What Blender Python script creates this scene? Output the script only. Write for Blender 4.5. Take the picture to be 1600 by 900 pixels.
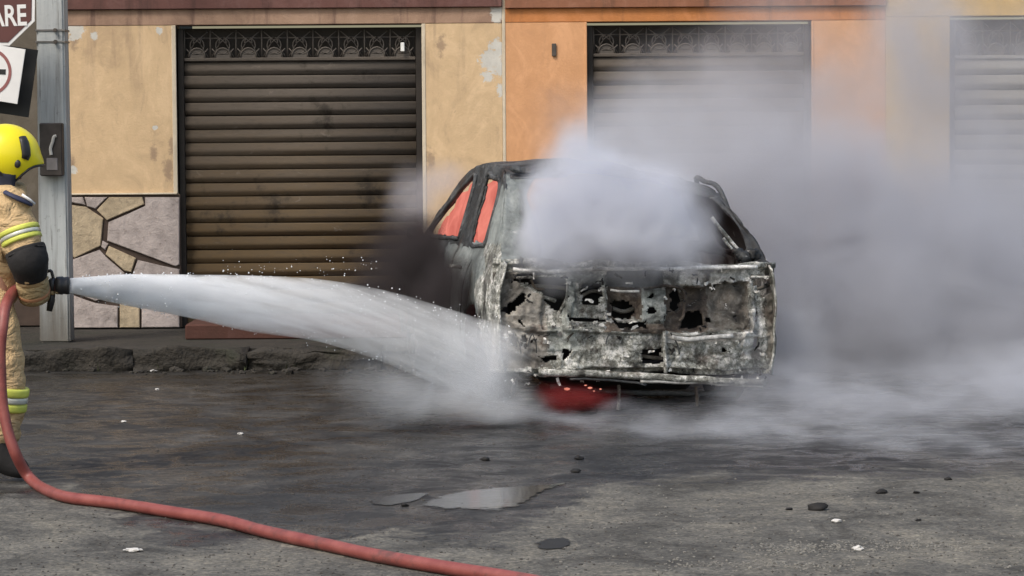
import bpy, bmesh, math, random
from mathutils import Vector, Matrix, noise as mnoise
random.seed(7)
R = math.radians
scene = bpy.context.scene
for o in list(bpy.data.objects):
    bpy.data.objects.remove(o)
COL = scene.collection

# ------------------------------------------------------------------ camera
F, CX, CY = 4300.0, 800.0, 450.0
PITCH, ROLL, CAMZ = math.atan(230 / F), R(0.4), 1.6
cd = bpy.data.cameras.new('camera'); cam = bpy.data.objects.new('camera', cd); COL.objects.link(cam)
cd.sensor_width = 36; cd.lens = F / 1600 * 36; cd.clip_start = 0.1; cd.clip_end = 2000
fwd = Vector((0, math.cos(PITCH), -math.sin(PITCH)))
rgt0 = Vector((1, 0, 0)); up0 = rgt0.cross(fwd)
rgt = rgt0 * math.cos(ROLL) - up0 * math.sin(ROLL)
up = rgt0 * math.sin(ROLL) + up0 * math.cos(ROLL)
CAM = Vector((0, 0, CAMZ))
cam.matrix_world = Matrix(((rgt.x, up.x, -fwd.x, 0), (rgt.y, up.y, -fwd.y, 0), (rgt.z, up.z, -fwd.z, CAMZ), (0, 0, 0, 1)))
scene.camera = cam

def ray(px, py): return fwd + rgt * ((px - CX) / F) + up * ((CY - py) / F)
def at(px, py, Y):
    d = ray(px, py); return CAM + d * (Y / d.y)
def gnd(px, py, z=0.0):
    d = ray(px, py); return CAM + d * ((z - CAMZ) / d.z)
def proj(p):
    d = Vector(p) - CAM; w = d.dot(fwd)
    return CX + F * d.dot(rgt) / w, CY - F * d.dot(up) / w

# ------------------------------------------------------------------ light
SUN_EL, SUN_AZ = R(52), R(-142)            # azimuth of the sun measured from +Y towards +X
wd = bpy.data.worlds.new('World'); scene.world = wd; wd.use_nodes = True
nt = wd.node_tree; bg = nt.nodes['Background']
sky = nt.nodes.new('ShaderNodeTexSky'); sky.sky_type = 'NISHITA'; sky.sun_disc = False
sky.sun_elevation = SUN_EL; sky.sun_rotation = SUN_AZ; sky.air_density = 1.6; sky.dust_density = 4.0; sky.ozone_density = 1.0
nt.links.new(sky.outputs[0], bg.inputs[0]); bg.inputs[1].default_value = 0.12
sd = bpy.data.lights.new('sun', 'SUN'); sun = bpy.data.objects.new('sun', sd); COL.objects.link(sun)
sd.energy = 1.5; sd.angle = R(14); sd.color = (1.0, 0.95, 0.87)
sdir = Vector((math.sin(SUN_AZ) * math.cos(SUN_EL), math.cos(SUN_AZ) * math.cos(SUN_EL), math.sin(SUN_EL)))
sun.rotation_euler = sdir.to_track_quat('Z', 'Y').to_euler(); sun.location = (-4, -4, 8)
scene.view_settings.view_transform = 'Standard'; scene.view_settings.look = 'None'
scene.view_settings.gamma = 1; scene.view_settings.exposure = 0.55
scene.render.engine = 'CYCLES'
cy = scene.cycles
cy.use_denoising = True
try: cy.denoiser = 'OPENIMAGEDENOISE'
except Exception: pass
cy.max_bounces = 10; cy.volume_bounces = 6; cy.diffuse_bounces = 3; cy.glossy_bounces = 3; cy.transparent_max_bounces = 12
cy.volume_step_rate = 1.0; cy.volume_max_steps = 160
cy.sample_clamp_indirect = 4.0

# ------------------------------------------------------------------ node helper
class N:
    def __init__(s, nt): s.nt = nt
    def new(s, t, **kw):
        n = s.nt.nodes.new(t)
        for k, v in kw.items(): setattr(n, k, v)
        return n
    def put(s, sock, v):
        if isinstance(v, bpy.types.NodeSocket): s.nt.links.new(v, sock)
        elif v is not None:
            if hasattr(sock.default_value, '__len__') and len(sock.default_value) == 4 and len(v) == 3: v = (*v, 1)
            sock.default_value = v
    def pos(s): return s.new('ShaderNodeNewGeometry').outputs['Position']
    def obj(s): return s.new('ShaderNodeTexCoord').outputs['Object']
    def rnd(s): return s.new('ShaderNodeObjectInfo').outputs['Random']
    def xyz(s, v):
        n = s.new('ShaderNodeSeparateXYZ'); s.put(n.inputs[0], v); return n.outputs
    def m(s, op, a, b=None, c=None, clamp=False):
        n = s.new('ShaderNodeMath', operation=op); n.use_clamp = clamp
        s.put(n.inputs[0], a); s.put(n.inputs[1], b)
        if c is not None: s.put(n.inputs[2], c)
        return n.outputs[0]
    def vm(s, op, a, b=None, out=0):
        n = s.new('ShaderNodeVectorMath', operation=op); s.put(n.inputs[0], a)
        if b is not None: s.put(n.inputs[1], b)
        return n.outputs[out]
    def noise(s, v, scale, detail=4, rough=0.55, dist=0.0, col=False):
        n = s.new('ShaderNodeTexNoise'); s.put(n.inputs['Vector'], v)
        n.inputs['Scale'].default_value = scale; n.inputs['Detail'].default_value = detail
        n.inputs['Roughness'].default_value = rough; n.inputs['Distortion'].default_value = dist
        return n.outputs['Color' if col else 'Fac']
    def vor(s, v, scale, feature='F1', out='Distance'):
        n = s.new('ShaderNodeTexVoronoi', feature=feature); s.put(n.inputs['Vector'], v)
        n.inputs['Scale'].default_value = scale; return n.outputs[out]
    def ss(s, v, lo, hi, a=0.0, b=1.0):
        n = s.new('ShaderNodeMapRange', interpolation_type='SMOOTHSTEP'); s.put(n.inputs[0], v)
        s.put(n.inputs[1], lo); s.put(n.inputs[2], hi); n.inputs[3].default_value = a; n.inputs[4].default_value = b
        return n.outputs[0]
    def mix(s, f, a, b, blend='MIX'):
        n = s.new('ShaderNodeMix', data_type='RGBA', blend_type=blend)
        s.put(n.inputs[0], f); s.put(n.inputs[6], a); s.put(n.inputs[7], b); return n.outputs[2]
    def ramp(s, f, stops):
        n = s.new('ShaderNodeValToRGB'); s.put(n.inputs[0], f); e = n.color_ramp.elements
        while len(e) < len(stops): e.new(0.5)
        for k, (p, c) in zip(e, stops): k.position = p; k.color = (*c, 1)
        return n.outputs[0]
    def bump(s, h, strength=0.3, dist=0.01):
        n = s.new('ShaderNodeBump'); s.put(n.inputs['Height'], h)
        n.inputs['Strength'].default_value = strength; n.inputs['Distance'].default_value = dist
        return n.outputs[0]

def mat(name):
    m = bpy.data.materials.new(name); m.use_nodes = True
    return m, N(m.node_tree), m.node_tree.nodes['Principled BSDF']
def setp(n, b, base=None, rough=None, metal=None, normal=None, spec=None):
    for k, v in (('Base Color', base), ('Roughness', rough), ('Metallic', metal), ('Normal', normal), ('Specular IOR Level', spec)):
        if v is not None: n.put(b.inputs[k], v)
def simple(name, c, rough=0.7, metal=0.0, var=0.25, scale=8.0, bump=0.0, bscale=40.0):
    m, n, b = mat(name); p = n.obj()
    f = n.noise(p, scale, 5, 0.6)
    lo = tuple(x * (1 - var) for x in c); hi = tuple(min(1, x * (1 + var)) for x in c)
    setp(n, b, n.ramp(f, [(0.3, lo), (0.7, hi)]), rough, metal)
    if bump: setp(n, b, normal=n.bump(n.noise(p, bscale, 4), bump))
    return m

# ------------------------------------------------------------------ mesh helpers
def tag(o, label=None, cat=None, group=None, kind=None):
    for k, v in (('label', label), ('category', cat), ('group', group), ('kind', kind)):
        if v: o[k] = v
    return o
def link(name, me, m=None, parent=None):
    o = bpy.data.objects.new(name, me); COL.objects.link(o)
    if m:
        for x in (m if isinstance(m, (list, tuple)) else [m]): me.materials.append(x)
    if parent: o.parent = parent
    return o
def obj(name, bm, m, parent=None, smooth=False):
    bmesh.ops.recalc_face_normals(bm, faces=bm.faces)
    me = bpy.data.meshes.new(name); bm.to_mesh(me); bm.free()
    if smooth:
        for p in me.polygons: p.use_smooth = True
    return link(name, me, m, parent)
def empty(name, loc=(0, 0, 0)):
    o = bpy.data.objects.new(name, None); COL.objects.link(o); o.location = loc; o.empty_display_size = 0.2
    return o
def box(bm, x0, x1, y0, y1, z0, z1, bevel=0.0):
    vs = [bm.verts.new((x, y, z)) for x in (x0, x1) for y in (y0, y1) for z in (z0, z1)]
    fs = [bm.faces.new([vs[i] for i in q]) for q in ((0, 1, 3, 2), (4, 6, 7, 5), (0, 4, 5, 1), (2, 3, 7, 6), (0, 2, 6, 4), (1, 5, 7, 3))]
    if bevel:
        es = list({e for f in fs for e in f.edges})
        bmesh.ops.bevel(bm, geom=es, offset=bevel, segments=1, affect='EDGES')
    return vs
def tube(bm, pts, r, seg=8, cap=True, flat=None):
    pts = [Vector(p) for p in pts]; rs = r if isinstance(r, list) else [r] * len(pts)
    rings = []; prev = None
    for i, p in enumerate(pts):
        t = (pts[min(i + 1, len(pts) - 1)] - pts[max(i - 1, 0)]).normalized()
        if prev is None:
            a = Vector((0, 0, 1)) if abs(t.z) < 0.9 else Vector((0, 1, 0))
            nrm = (a - t * a.dot(t)).normalized()
        else: nrm = (prev - t * prev.dot(t)).normalized()
        prev = nrm; b = t.cross(nrm)
        rr = rs[i]; ra, rb = rr if isinstance(rr, tuple) else (rr, rr)
        rings.append([bm.verts.new(p + nrm * (math.cos(k * 2 * math.pi / seg) * ra) + b * (math.sin(k * 2 * math.pi / seg) * rb)) for k in range(seg)])
    for a, b in zip(rings, rings[1:]):
        for k in range(seg): bm.faces.new((a[k], a[(k + 1) % seg], b[(k + 1) % seg], b[k]))
    if cap: bm.faces.new(rings[0][::-1]); bm.faces.new(rings[-1])
    return rings
def catmull(pts, n=6):
    pts = [Vector(p) for p in pts]; P = [pts[0] * 2 - pts[1]] + pts + [pts[-1] * 2 - pts[-2]]; out = []
    for i in range(1, len(P) - 2):
        for k in range(n):
            t = k / n; a, b, c, d = P[i - 1:i + 3]
            out.append(0.5 * ((2 * b) + (c - a) * t + (2 * a - 5 * b + 4 * c - d) * t * t + (-a + 3 * b - 3 * c + d) * t ** 3))
    return out + [pts[-1]]
def prism(bm, poly, y0, y1, bevel=0.0):
    """poly: (x, z) list; front at y0, back at y1"""
    a = [bm.verts.new((x, y0, z)) for x, z in poly]; b = [bm.verts.new((x, y1, z)) for x, z in poly]
    f = bm.faces.new(a); bm.faces.new(b[::-1]); n = len(poly)
    for i in range(n): bm.faces.new((a[i], b[i], b[(i + 1) % n], a[(i + 1) % n]))
    if bevel: bmesh.ops.bevel(bm, geom=list(f.edges), offset=bevel, segments=2, affect='EDGES')
def lump(bm, c, r, seed, squash=(1, 1, 1), sub=1, amp=0.35):
    ret = bmesh.ops.create_icosphere(bm, subdivisions=sub, radius=1.0)
    for v in ret['verts']:
        k = 1 + amp * mnoise.noise(v.co * 1.3 + Vector((seed * 3.1, seed * 1.7, 0)))
        v.co = Vector((v.co.x * squash[0], v.co.y * squash[1], v.co.z * squash[2])) * (r * k) + Vector(c)
def copy_tree(o, parent=None):
    c = o.copy(); COL.objects.link(c)
    if parent: c.parent = parent
    for ch in list(o.children): copy_tree(ch, c)
    return c
def freeze(o):
    bpy.context.view_layer.update()
    dg = bpy.context.evaluated_depsgraph_get()
    me = bpy.data.meshes.new_from_object(o.evaluated_get(dg))
    o.modifiers.clear(); o.data = me
    return o
def inpoly(x, y, P):
    c = False; j = len(P) - 1
    for i in range(len(P)):
        if (P[i][1] > y) != (P[j][1] > y) and x < (P[j][0] - P[i][0]) * (y - P[i][1]) / (P[j][1] - P[i][1]) + P[i][0]: c = not c
        j = i
    return c
def sst(a, b, x):
    t = max(0, min(1, (x - a) / (b - a))); return t * t * (3 - 2 * t)

# ------------------------------------------------------------------ ground material
def m_ground():
    m, n, b = mat('wet_asphalt'); p = n.pos(); x, y, z = n.xyz(p)
    big = n.noise(p, 0.9, 5, 0.6); mid = n.noise(p, 4.0, 5, 0.65); fine = n.noise(p, 55, 4, 0.7)
    st = n.vm('MULTIPLY', p, (1.25, 1.5, 1.0)); streak = n.noise(st, 2.2, 6, 0.7, 0.6)
    yb = n.m('ADD', n.m('ADD', 11.15, n.m('MULTIPLY', n.ss(x, -0.1, 0.55), 1.95)), n.m('MULTIPLY', n.ss(x, -2.1, -1.3, 1, 0), 1.55))
    jit = n.m('MULTIPLY', n.m('SUBTRACT', streak, 0.5), 2.4)
    jit = n.m('ADD', jit, n.m('MULTIPLY', n.m('SUBTRACT', mid, 0.5), 0.9))
    d = n.m('ADD', n.m('SUBTRACT', yb, y), jit)
    dry = n.ss(d, -0.18, 0.35)
    dryc = n.ramp(streak, [(0.25, (0.05, 0.048, 0.044)), (0.42, (0.086, 0.082, 0.075)), (0.58, (0.118, 0.112, 0.101)), (0.78, (0.165, 0.157, 0.142))])
    speck = n.ramp(fine, [(0.32, (0.45, 0.45, 0.45)), (0.5, (0.95, 0.95, 0.95)), (0.66, (1.5, 1.47, 1.4))])
    dryc = n.mix(1.0, dryc, speck, 'MULTIPLY')
    wetc = n.ramp(n.m('ADD', n.m('MULTIPLY', streak, 0.7), n.m('MULTIPLY', big, 0.3)), [(0.3, (0.012, 0.0115, 0.0115)), (0.5, (0.027, 0.026, 0.025)), (0.68, (0.062, 0.059, 0.056))])
    wetc = n.mix(1.0, wetc, speck, 'MULTIPLY')
    patch = n.noise(n.vm('MULTIPLY', p, (0.8, 0.55, 1)), 1.7, 6, 0.68, 1.2); wetc = n.mix(1.0, wetc, n.ramp(patch, [(0.36, (0.40, 0.39, 0.38)), (0.5, (1, 1, 1)), (0.64, (2.0, 1.95, 1.85))]), 'MULTIPLY')
    dp = n.noise(n.vm('MULTIPLY', p, (0.7, 0.45, 1)), 2.6, 7, 0.72, 0.8); dryc = n.mix(1.0, dryc, n.ramp(dp, [(0.34, (0.42, 0.41, 0.40)), (0.48, (1, 1, 1)), (0.66, (1.5, 1.46, 1.36))]), 'MULTIPLY')
    grit = n.vor(p, 42, 'F1', 'Color'); gx = n.xyz(grit)[0]; dryc = n.mix(1.0, dryc, n.ramp(gx, [(0.0, (0.74, 0.74, 0.74)), (0.6, (1, 1, 1)), (1.0, (1.25, 1.23, 1.18))]), 'MULTIPLY')
    wetc = n.mix(n.ss(n.m('ADD', y, n.m('MULTIPLY', n.m('SUBTRACT', mid, .5), 1.2)), 17.2, 19.0, 0, .6), wetc, (0.016, 0.014, 0.011))
    base = n.mix(dry, wetc, dryc)
    rw = n.ss(n.noise(st, 3.1, 6, 0.68, 0.7), 0.40, 0.60, 0.20, 0.68)
    rough = n.m('ADD', n.m('MULTIPLY', n.m('SUBTRACT', 1.0, dry), rw), n.m('MULTIPLY', dry, 0.92))
    h = n.m('ADD', n.m('MULTIPLY', fine, 0.35), n.m('MULTIPLY', n.noise(p, 14, 5, 0.7), 0.8))
    setp(n, b, base, rough, 0, n.bump(h, 0.65, 0.02), 0.4)
    return m
M = {}
M['ground'] = m_ground()

def plaster(name, base, dirt, peel_pts=(), peel_col=(0.62, 0.6, 0.55), streaks=0.5, stains=()):
    m, n, b = mat(name); p = n.pos(); x, y, z = n.xyz(p)
    a = n.noise(p, 1.6, 6, 0.65); f = n.noise(p, 9, 6, 0.7)
    c = n.mix(n.ss(a, 0.35, 0.7, 0, 0.55), base, tuple(q * 0.80 for q in base))
    c = n.mix(n.ss(f, 0.45, 0.75, 0, 0.35), c, tuple(min(1, q * 1.22 + 0.03) for q in base))
    sv = n.vm('MULTIPLY', p, (9, 9, 0.7)); s = n.noise(sv, 1.0, 5, 0.6)
    drip = n.m('MULTIPLY', n.ss(s, 0.52, 0.72), n.ss(n.m('ADD', z, n.m('MULTIPLY', a, 0.8)), 2.1, 2.95, 0.06, 1))
    c = n.mix(n.m('MULTIPLY', drip, streaks), c, dirt)
    blot = n.noise(n.vm('MULTIPLY', p, (1, 1, .6)), 3.6, 7, .7, .9); c = n.mix(n.ss(blot, .50, .66, 0, .30), c, dirt); c = n.mix(n.ss(blot, .50, .34, 0, .28), c, tuple(min(1, q * 1.3 + .05) for q in base))
    for (px, pz, r) in stains:
        dv = n.vm('MULTIPLY', n.vm('SUBTRACT', p, (px, DW, pz)), (1 / r, 0, .45 / r)); dl = n.m('ADD', n.vm('LENGTH', dv, None, 1), n.m('MULTIPLY', n.m('SUBTRACT', n.noise(p, 16, 7, .75), .5), 3.2)); c = n.mix(n.ss(dl, 1.1, .3, 0, .7), c, dirt)
    low = n.ss(n.m('ADD', z, n.m('MULTIPLY', f, 0.7)), 0.5, 1.35, 0.55, 0.0)
    c = n.mix(low, c, dirt)
    sp = n.ss(n.noise(p, 38, 3, 0.6), 0.69, 0.76); c = n.mix(n.m('MULTIPLY', sp, 0.45), c, dirt)
    pk = None
    for (px, pz, r) in peel_pts:
        dx = n.m('SUBTRACT', x, px); dz = n.m('SUBTRACT', z, pz)
        dd = n.m('SQRT', n.m('ADD', n.m('MULTIPLY', dx, dx), n.m('MULTIPLY', dz, dz)))
        dd = n.m('ADD', dd, n.m('MULTIPLY', n.m('SUBTRACT', n.noise(p, 11, 8, 0.78, 0.8), 0.5), r * 4.2))
        k = n.ss(dd, r * 0.82, r, 1, 0); pk = k if pk is None else n.m('MAXIMUM', pk, k)
    h = n.m('ADD', n.noise(p, 60, 3), n.m('MULTIPLY', a, 2))
    if pk is not None:
        c = n.mix(pk, c, n.ramp(f, [(0.3, tuple(q * 0.8 for q in peel_col)), (0.7, peel_col)]))
        h = n.m('SUBTRACT', h, n.m('MULTIPLY', pk, 1.5))
    setp(n, b, c, 0.9, 0, n.bump(h, 0.25, 0.01), 0.25)
    return m
DW = 21.65                                     # distance of the facade
def wx(px): return at(px, 220, DW).x
def wz(py, px=800): return at(px, py, DW).z
SWZ = 0.15
M['tan'] = plaster('tan_plaster', (0.61, 0.44, 0.265), (0.27, 0.19, 0.135),
    [(wx(770), wz(92), 0.10), (wx(762), wz(120), 0.05), (wx(785), wz(75), 0.07), (wx(778), wz(22), 0.08), (wx(122), wz(45), 0.07), (wx(785), wz(105), 0.07),
     (wx(242), wz(196), 0.018), (wx(150), wz(52), 0.03), (wx(112), wz(262), 0.03), (wx(250), wz(44), 0.03), (wx(788), wz(140), 0.05)], stains=[(wx(262), wz(262), .05), (wx(270), wz(225), .04), (wx(240), wz(235), .035), (wx(112), wz(250), .03), (wx(672), wz(250), .05), (wx(118), wz(60), .05), (wx(690), wz(70), .05)])
M['orange'] = plaster('orange_plaster', (0.61, 0.325, 0.165), (0.38, 0.21, 0.12), (), streaks=0.25)
M['yellow'] = plaster('ochre_plaster', (0.56, 0.37, 0.13), (0.26, 0.19, 0.11), streaks=0.3)
M['band'] = plaster('stained_band_plaster', (0.36, 0.235, 0.165), (0.14, 0.085, 0.07), [(wx(780), wz(20), 0.08), (wx(775), wz(30), 0.04)], streaks=0.9)
M['oband'] = plaster('orange_band_plaster', (0.50, 0.20, 0.07), (0.22, 0.10, 0.05), streaks=0.6)
M['slab'] = plaster('maroon_slab_paint', (0.145, 0.07, 0.06), (0.07, 0.04, 0.035), streaks=0.8)
M['oslab'] = plaster('brown_slab_paint', (0.27, 0.12, 0.07), (0.11, 0.06, 0.04), streaks=0.8)
M['greywall'] = plaster('grey_side_plaster', (0.115, 0.10, 0.08), (0.05, 0.045, 0.035), streaks=0.8)
M['paleedge'] = plaster('pale_joint_and_lit_jamb', (0.60, 0.52, 0.40), (0.3, 0.24, 0.17), streaks=0.4)
M['redstep'] = plaster('worn_red_step_paint', (0.115, 0.042, 0.034), (0.05, 0.03, 0.022))
def m_metal(name, c1, c2, soot=(0.03, 0.025, 0.02)):
    m, n, b = mat(name); p = n.pos(); x, y, z = n.xyz(p)
    q = n.vm('MULTIPLY', p, (1, 1, 6)); a = n.noise(q, 1.8, 6, 0.65); f = n.noise(n.vm('MULTIPLY', p, (2, 1, 14)), 6, 4, 0.6)
    g = n.ss(n.m('ADD', z, n.m('MULTIPLY', n.m('SUBTRACT', a, 0.5), 1.0)), 0.6, 2.2)
    c = n.mix(g, c1, c2); c = n.mix(n.ss(f, 0.45, 0.8, 0, 0.5), c, tuple(k * 0.55 for k in c2))
    c = n.mix(n.ss(n.noise(p, 2.3, 6, 0.7), 0.55, 0.68, 0, 0.8), c, soot); c = n.mix(n.ss(n.noise(n.vm('MULTIPLY', p, (1, 1, 3)), 5, 7, .75, 1.0), .60, .70, 0, .5), c, tuple(k * 1.7 for k in c2))
    setp(n, b, c, 0.85, 0.0, n.bump(n.noise(p, 60, 3), 0.3, 0.004), 0.2); return m
M['shutter'] = m_metal('weathered_brown_shutter_steel', (0.098, 0.068, 0.037), (0.10, 0.085, 0.072))
M['shutter_grey'] = m_metal('grey_shutter_steel', (0.20, 0.19, 0.17), (0.24, 0.23, 0.21), (0.10, 0.09, 0.08))
M['guide'] = simple('dark_guide_steel', (0.03, 0.024, 0.02), 0.6, 0.3)
M['grille'] = simple('grille_iron', (0.105, 0.09, 0.078), 0.6, 0.4)
M['dark'] = simple('dark_interior', (0.012, 0.010, 0.010), 0.9)
M['kerb'] = None
def m_kerb(name, a, bcol, moss):
    m, n, b = mat(name); p = n.pos()
    f = n.noise(p, 5, 7, 0.7); g = n.noise(p, 2.0, 5, 0.6)
    c = n.ramp(f, [(0.3, a), (0.5, bcol), (0.75, tuple(k * 1.5 for k in bcol))])
    c = n.mix(n.ss(g, 0.5, 0.66, 0, 0.75), c, moss)
    c = n.mix(n.ss(n.noise(p, 22, 4, 0.7), 0.55, 0.7, 0, 0.8), c, tuple(k * 0.4 for k in a))
    setp(n, b, c, 0.85, 0, n.bump(n.m('ADD', f, n.noise(p, 30, 4)), 0.8, 0.03)); return m
M['kerb'] = m_kerb('wet_mossy_kerb_concrete', (0.011, 0.010, 0.008), (0.028, 0.024, 0.019), (0.020, 0.023, 0.011))
M['sidewalk'] = m_kerb('wet_pavement_concrete', (0.012, 0.011, 0.009), (0.028, 0.024, 0.019), (0.018, 0.020, 0.011))
M['concrete'] = simple('grey_pole_concrete', (0.36, 0.37, 0.37), 0.85, 0, 0.28, 6, 0.3)
def m_pole():
    m, n, b = mat('grey_pole_concrete'); p = n.pos()
    s = n.noise(n.vm('MULTIPLY', p, (14, 14, 0.8)), 1.2, 6, 0.7); f = n.noise(p, 20, 5, 0.7)
    c = n.ramp(s, [(0.3, (0.26, 0.26, 0.25)), (0.5, (0.43, 0.45, 0.45)), (0.7, (0.52, 0.54, 0.53))])
    c = n.mix(n.ss(f, 0.6, 0.72, 0, 0.6), c, (0.12, 0.115, 0.1))
    z_ = n.xyz(p)[2]; c = n.mix(n.ss(n.m('ADD', z_, n.m('MULTIPLY', s, .5)), 1.05, .35, 0, .85), c, (0.10, 0.085, 0.065)); c = n.mix(n.ss(n.noise(n.vm('MULTIPLY', p, (30, 30, 1.2)), 1.5, 4, .6), .60, .68, 0, .7), c, (0.13, 0.125, 0.115))
    setp(n, b, c, 0.85, 0, n.bump(f, 0.35, 0.01)); return m
M['concrete'] = m_pole()
def m_stone(name, c):
    m, n, b = mat(name); p = n.pos(); r = n.rnd()
    f = n.noise(p, 7, 7, 0.7, 0.4); g = n.noise(p, 30, 4, 0.6)
    base = n.ramp(f, [(0.28, tuple(k * 0.62 for k in c)), (0.5, c), (0.72, tuple(k * 1.3 for k in c))])
    base = n.mix(n.ss(g, 0.58, 0.75, 0, 0.5), base, (0.11, 0.085, 0.065))
    setp(n, b, base, 0.85, 0, n.bump(n.m('ADD', f, n.m('MULTIPLY', g, 0.5)), 0.6, 0.02)); return m
M['stone_p'] = m_stone('purple_grey_flagstone', (0.40, 0.345, 0.325))
M['stone_t'] = m_stone('tan_flagstone', (0.43, 0.345, 0.235))
M['mortar'] = simple('dark_mortar_joint', (0.055, 0.038, 0.03), 0.95)

# ------------------------------------------------------------------ setting: street, pavement, kerb
def grid_sheet(name, x0, x1, y0, y1, z, m, kind='structure'):
    bm = bmesh.new(); bm.faces.new([bm.verts.new(c) for c in ((x0, y0, z), (x1, y0, z), (x1, y1, z), (x0, y1, z))])
    return tag(obj(name, bm, m), kind=kind)
grid_sheet('road', -600, 600, -600, 900, 0.0, M['ground'])
KY = 19.35                                     # front of the kerb
bm = bmesh.new(); box(bm, -30, 30, KY + 0.16, DW + 12, 0.004, SWZ - 0.01); tag(obj('pavement', bm, M['sidewalk']), kind='structure')
x = -9.0; ks = tag(empty('kerb', (0, KY, 0)), kind='structure'); k = 0
while x < 10:
    L = random.uniform(0.75, 1.1); bm = bmesh.new(); n_ = 12
    bmesh.ops.create_cube(bm, size=1)
    for v in bm.verts: v.co = Vector((v.co.x * (L - 0.004), v.co.y * 0.17, v.co.z * 0.15))
    bmesh.ops.subdivide_edges(bm, edges=bm.edges[:], cuts=9, use_grid_fill=True)
    for v in bm.verts:
        q = v.co * 5 + Vector((k * 7.3, 0, 0)); d = mnoise.noise(q) * 0.05 + mnoise.noise(q * 3) * 0.03
        v.co += Vector((0.2 * d, -abs(d) * (1.6 if v.co.y < 0 else 0), d if v.co.z > 0 else 0))
    o = obj('kerb_stone', bm, M['kerb'], ks, True)
    o.location = (x + L / 2, 0.08, 0.075 + random.uniform(-0.012, 0.008)); o.rotation_euler = (random.uniform(-.04, .04), 0, random.uniform(-.02, .02))
    x += L; k += 1

# ------------------------------------------------------------------ houses
LZ = wz(38, 470)                               # underside of the lintels
LZ2 = wz(33, 1095); LZ3 = wz(25, 1540)
DEPTH = 7.0; TOPZ = 4.6
def wallbox(name, px0, px1, z0, z1, m, parent, proud=0.0, depth=0.25, xs=None):
    x0, x1 = xs if xs else (wx(px0), wx(px1))
    bm = bmesh.new(); box(bm, x0, x1, DW - proud, DW + depth, z0, z1, 0.004)
    return obj(name, bm, m, parent)
def sst(a, b, x):
    t = max(0, min(1, (x - a) / (b - a))); return t * t * (3 - 2 * t)
def shutter(parent, px0, px1, ztop, zrail, pitch, m, name, cells, lab=None):
    x0, x1 = wx(px0) + 0.002, wx(px1) - 0.002; y = DW + 0.10
    root = empty(name, ((x0 + x1) / 2, y, SWZ)); root.parent = parent
    if lab: root['label'] = lab
    W = x1 - x0
    bm = bmesh.new(); box(bm, -W / 2, W / 2, 0.09, 0.14, 0, ztop - SWZ); obj('backing', bm, M['guide'], root)
    for s in (-1, 1):
        bm = bmesh.new(); box(bm, s * (W / 2 - 0.024) - 0.024, s * (W / 2 - 0.024) + 0.024, -0.02, 0.085, 0.0, ztop - SWZ - 0.004, 0.004)
        obj('guide_rail', bm, M['guide'], root)
    # slats: one mesh, shared
    bm = bmesh.new(); prof = []
    for i in range(9):
        t = i / 8; prof.append(((0.008 - 0.024 * sst(0, .38, t)) if t < .38 else (-0.016 + 0.018 * ((t - .38) / .62) ** 1.3), t * pitch * 0.93 + 0.003))
    prof += [(0.018, pitch * 0.95), (0.018, 0.0)]
    n_ = len(prof); ends = []
    for xx in (-W / 2 + 0.05, W / 2 - 0.05): ends.append([bm.verts.new((xx, a, b)) for a, b in prof])
    for i in range(n_): bm.faces.new((ends[0][i], ends[0][(i + 1) % n_], ends[1][(i + 1) % n_], ends[1][i]))
    bm.faces.new(ends[0]); bm.faces.new(ends[1][::-1])
    cnt = int((zrail - SWZ - 0.06) / pitch); first = None
    off = (zrail - SWZ) - cnt * pitch
    for i in range(cnt):
        if first is None: first = o = obj('slat', bm, m, root, True); 
        else: o = first.copy(); COL.objects.link(o); o.parent = root
        o.location = (random.uniform(-.003, .003), random.uniform(-.004, .004), off + i * pitch); o.rotation_euler = (random.uniform(-.10, .10), random.uniform(-.002, .002), random.uniform(-.002, .002))
    bm = bmesh.new(); box(bm, -W / 2 + 0.05, W / 2 - 0.05, -0.015, 0.03, 0.005, off - 0.004, 0.006); obj('bottom_bar', bm, m, root)
    # ornamental grille above
    zr = zrail - SWZ; zt = ztop - SWZ - 0.02; H = zt - zr - 0.03
    bm = bmesh.new(); box(bm, -W / 2 + 0.05, W / 2 - 0.05, -0.02, 0.02, zr + 0.004, zr + 0.03, 0.004); obj('grille_rail', bm, m, root)
    cw = (W - 0.1) / cells; bm = bmesh.new(); zb = zr + 0.03; r = 0.0058
    tube(bm, [(-cw / 2 + .004, 0, zb), (-cw / 2 + .004, 0, zb + H)], r, 6)
    for s in (-1, 1):
        sp = [Vector((s * (0.004 + 0.44 * cw * (0.25 + 0.75 * t / 14) * math.cos(t * 0.42)), 0.0, zb + H * 0.5 + s * 0 + H * 0.42 * math.sin(t * 0.42) * (0.35 + 0.65 * t / 14))) for t in range(15)]
        tube(bm, sp, r * 0.9, 5)
    for s in (-1, 1): tube(bm, [(-s * cw * .42, .003, zb + H * .04), (-s * cw * .1, .003, zb + H * .55), (s * cw * .42, .003, zb + H * .95)], r * .8, 5)
    arc = [Vector((cw * 0.32 * math.cos(a * math.pi / 8), -0.004, zb + H * 0.36 * math.sin(a * math.pi / 8))) for a in range(9)]; tube(bm, arc, r * 1.2, 5)
    tube(bm, [(-cw / 2, 0.004, zb + H * 0.72), (cw / 2, 0.004, zb + H * 0.72)], r, 5)
    # half-round plate at the foot of the cell
    vs = [bm.verts.new((q.x * 0.92, -0.001, zb + (q.z - zb) * 0.92)) for q in arc]; bm.faces.new(vs)
    me = None
    for i in range(cells):
        if me is None: o = obj('grille_scroll', bm, M['grille'], root, True); me = o.data
        else: o = bpy.data.objects.new('grille_scroll', me); COL.objects.link(o); o.parent = root
        o.location = (-W / 2 + 0.05 + cw * (i + 0.5), 0.0, 0)
    return root

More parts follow.
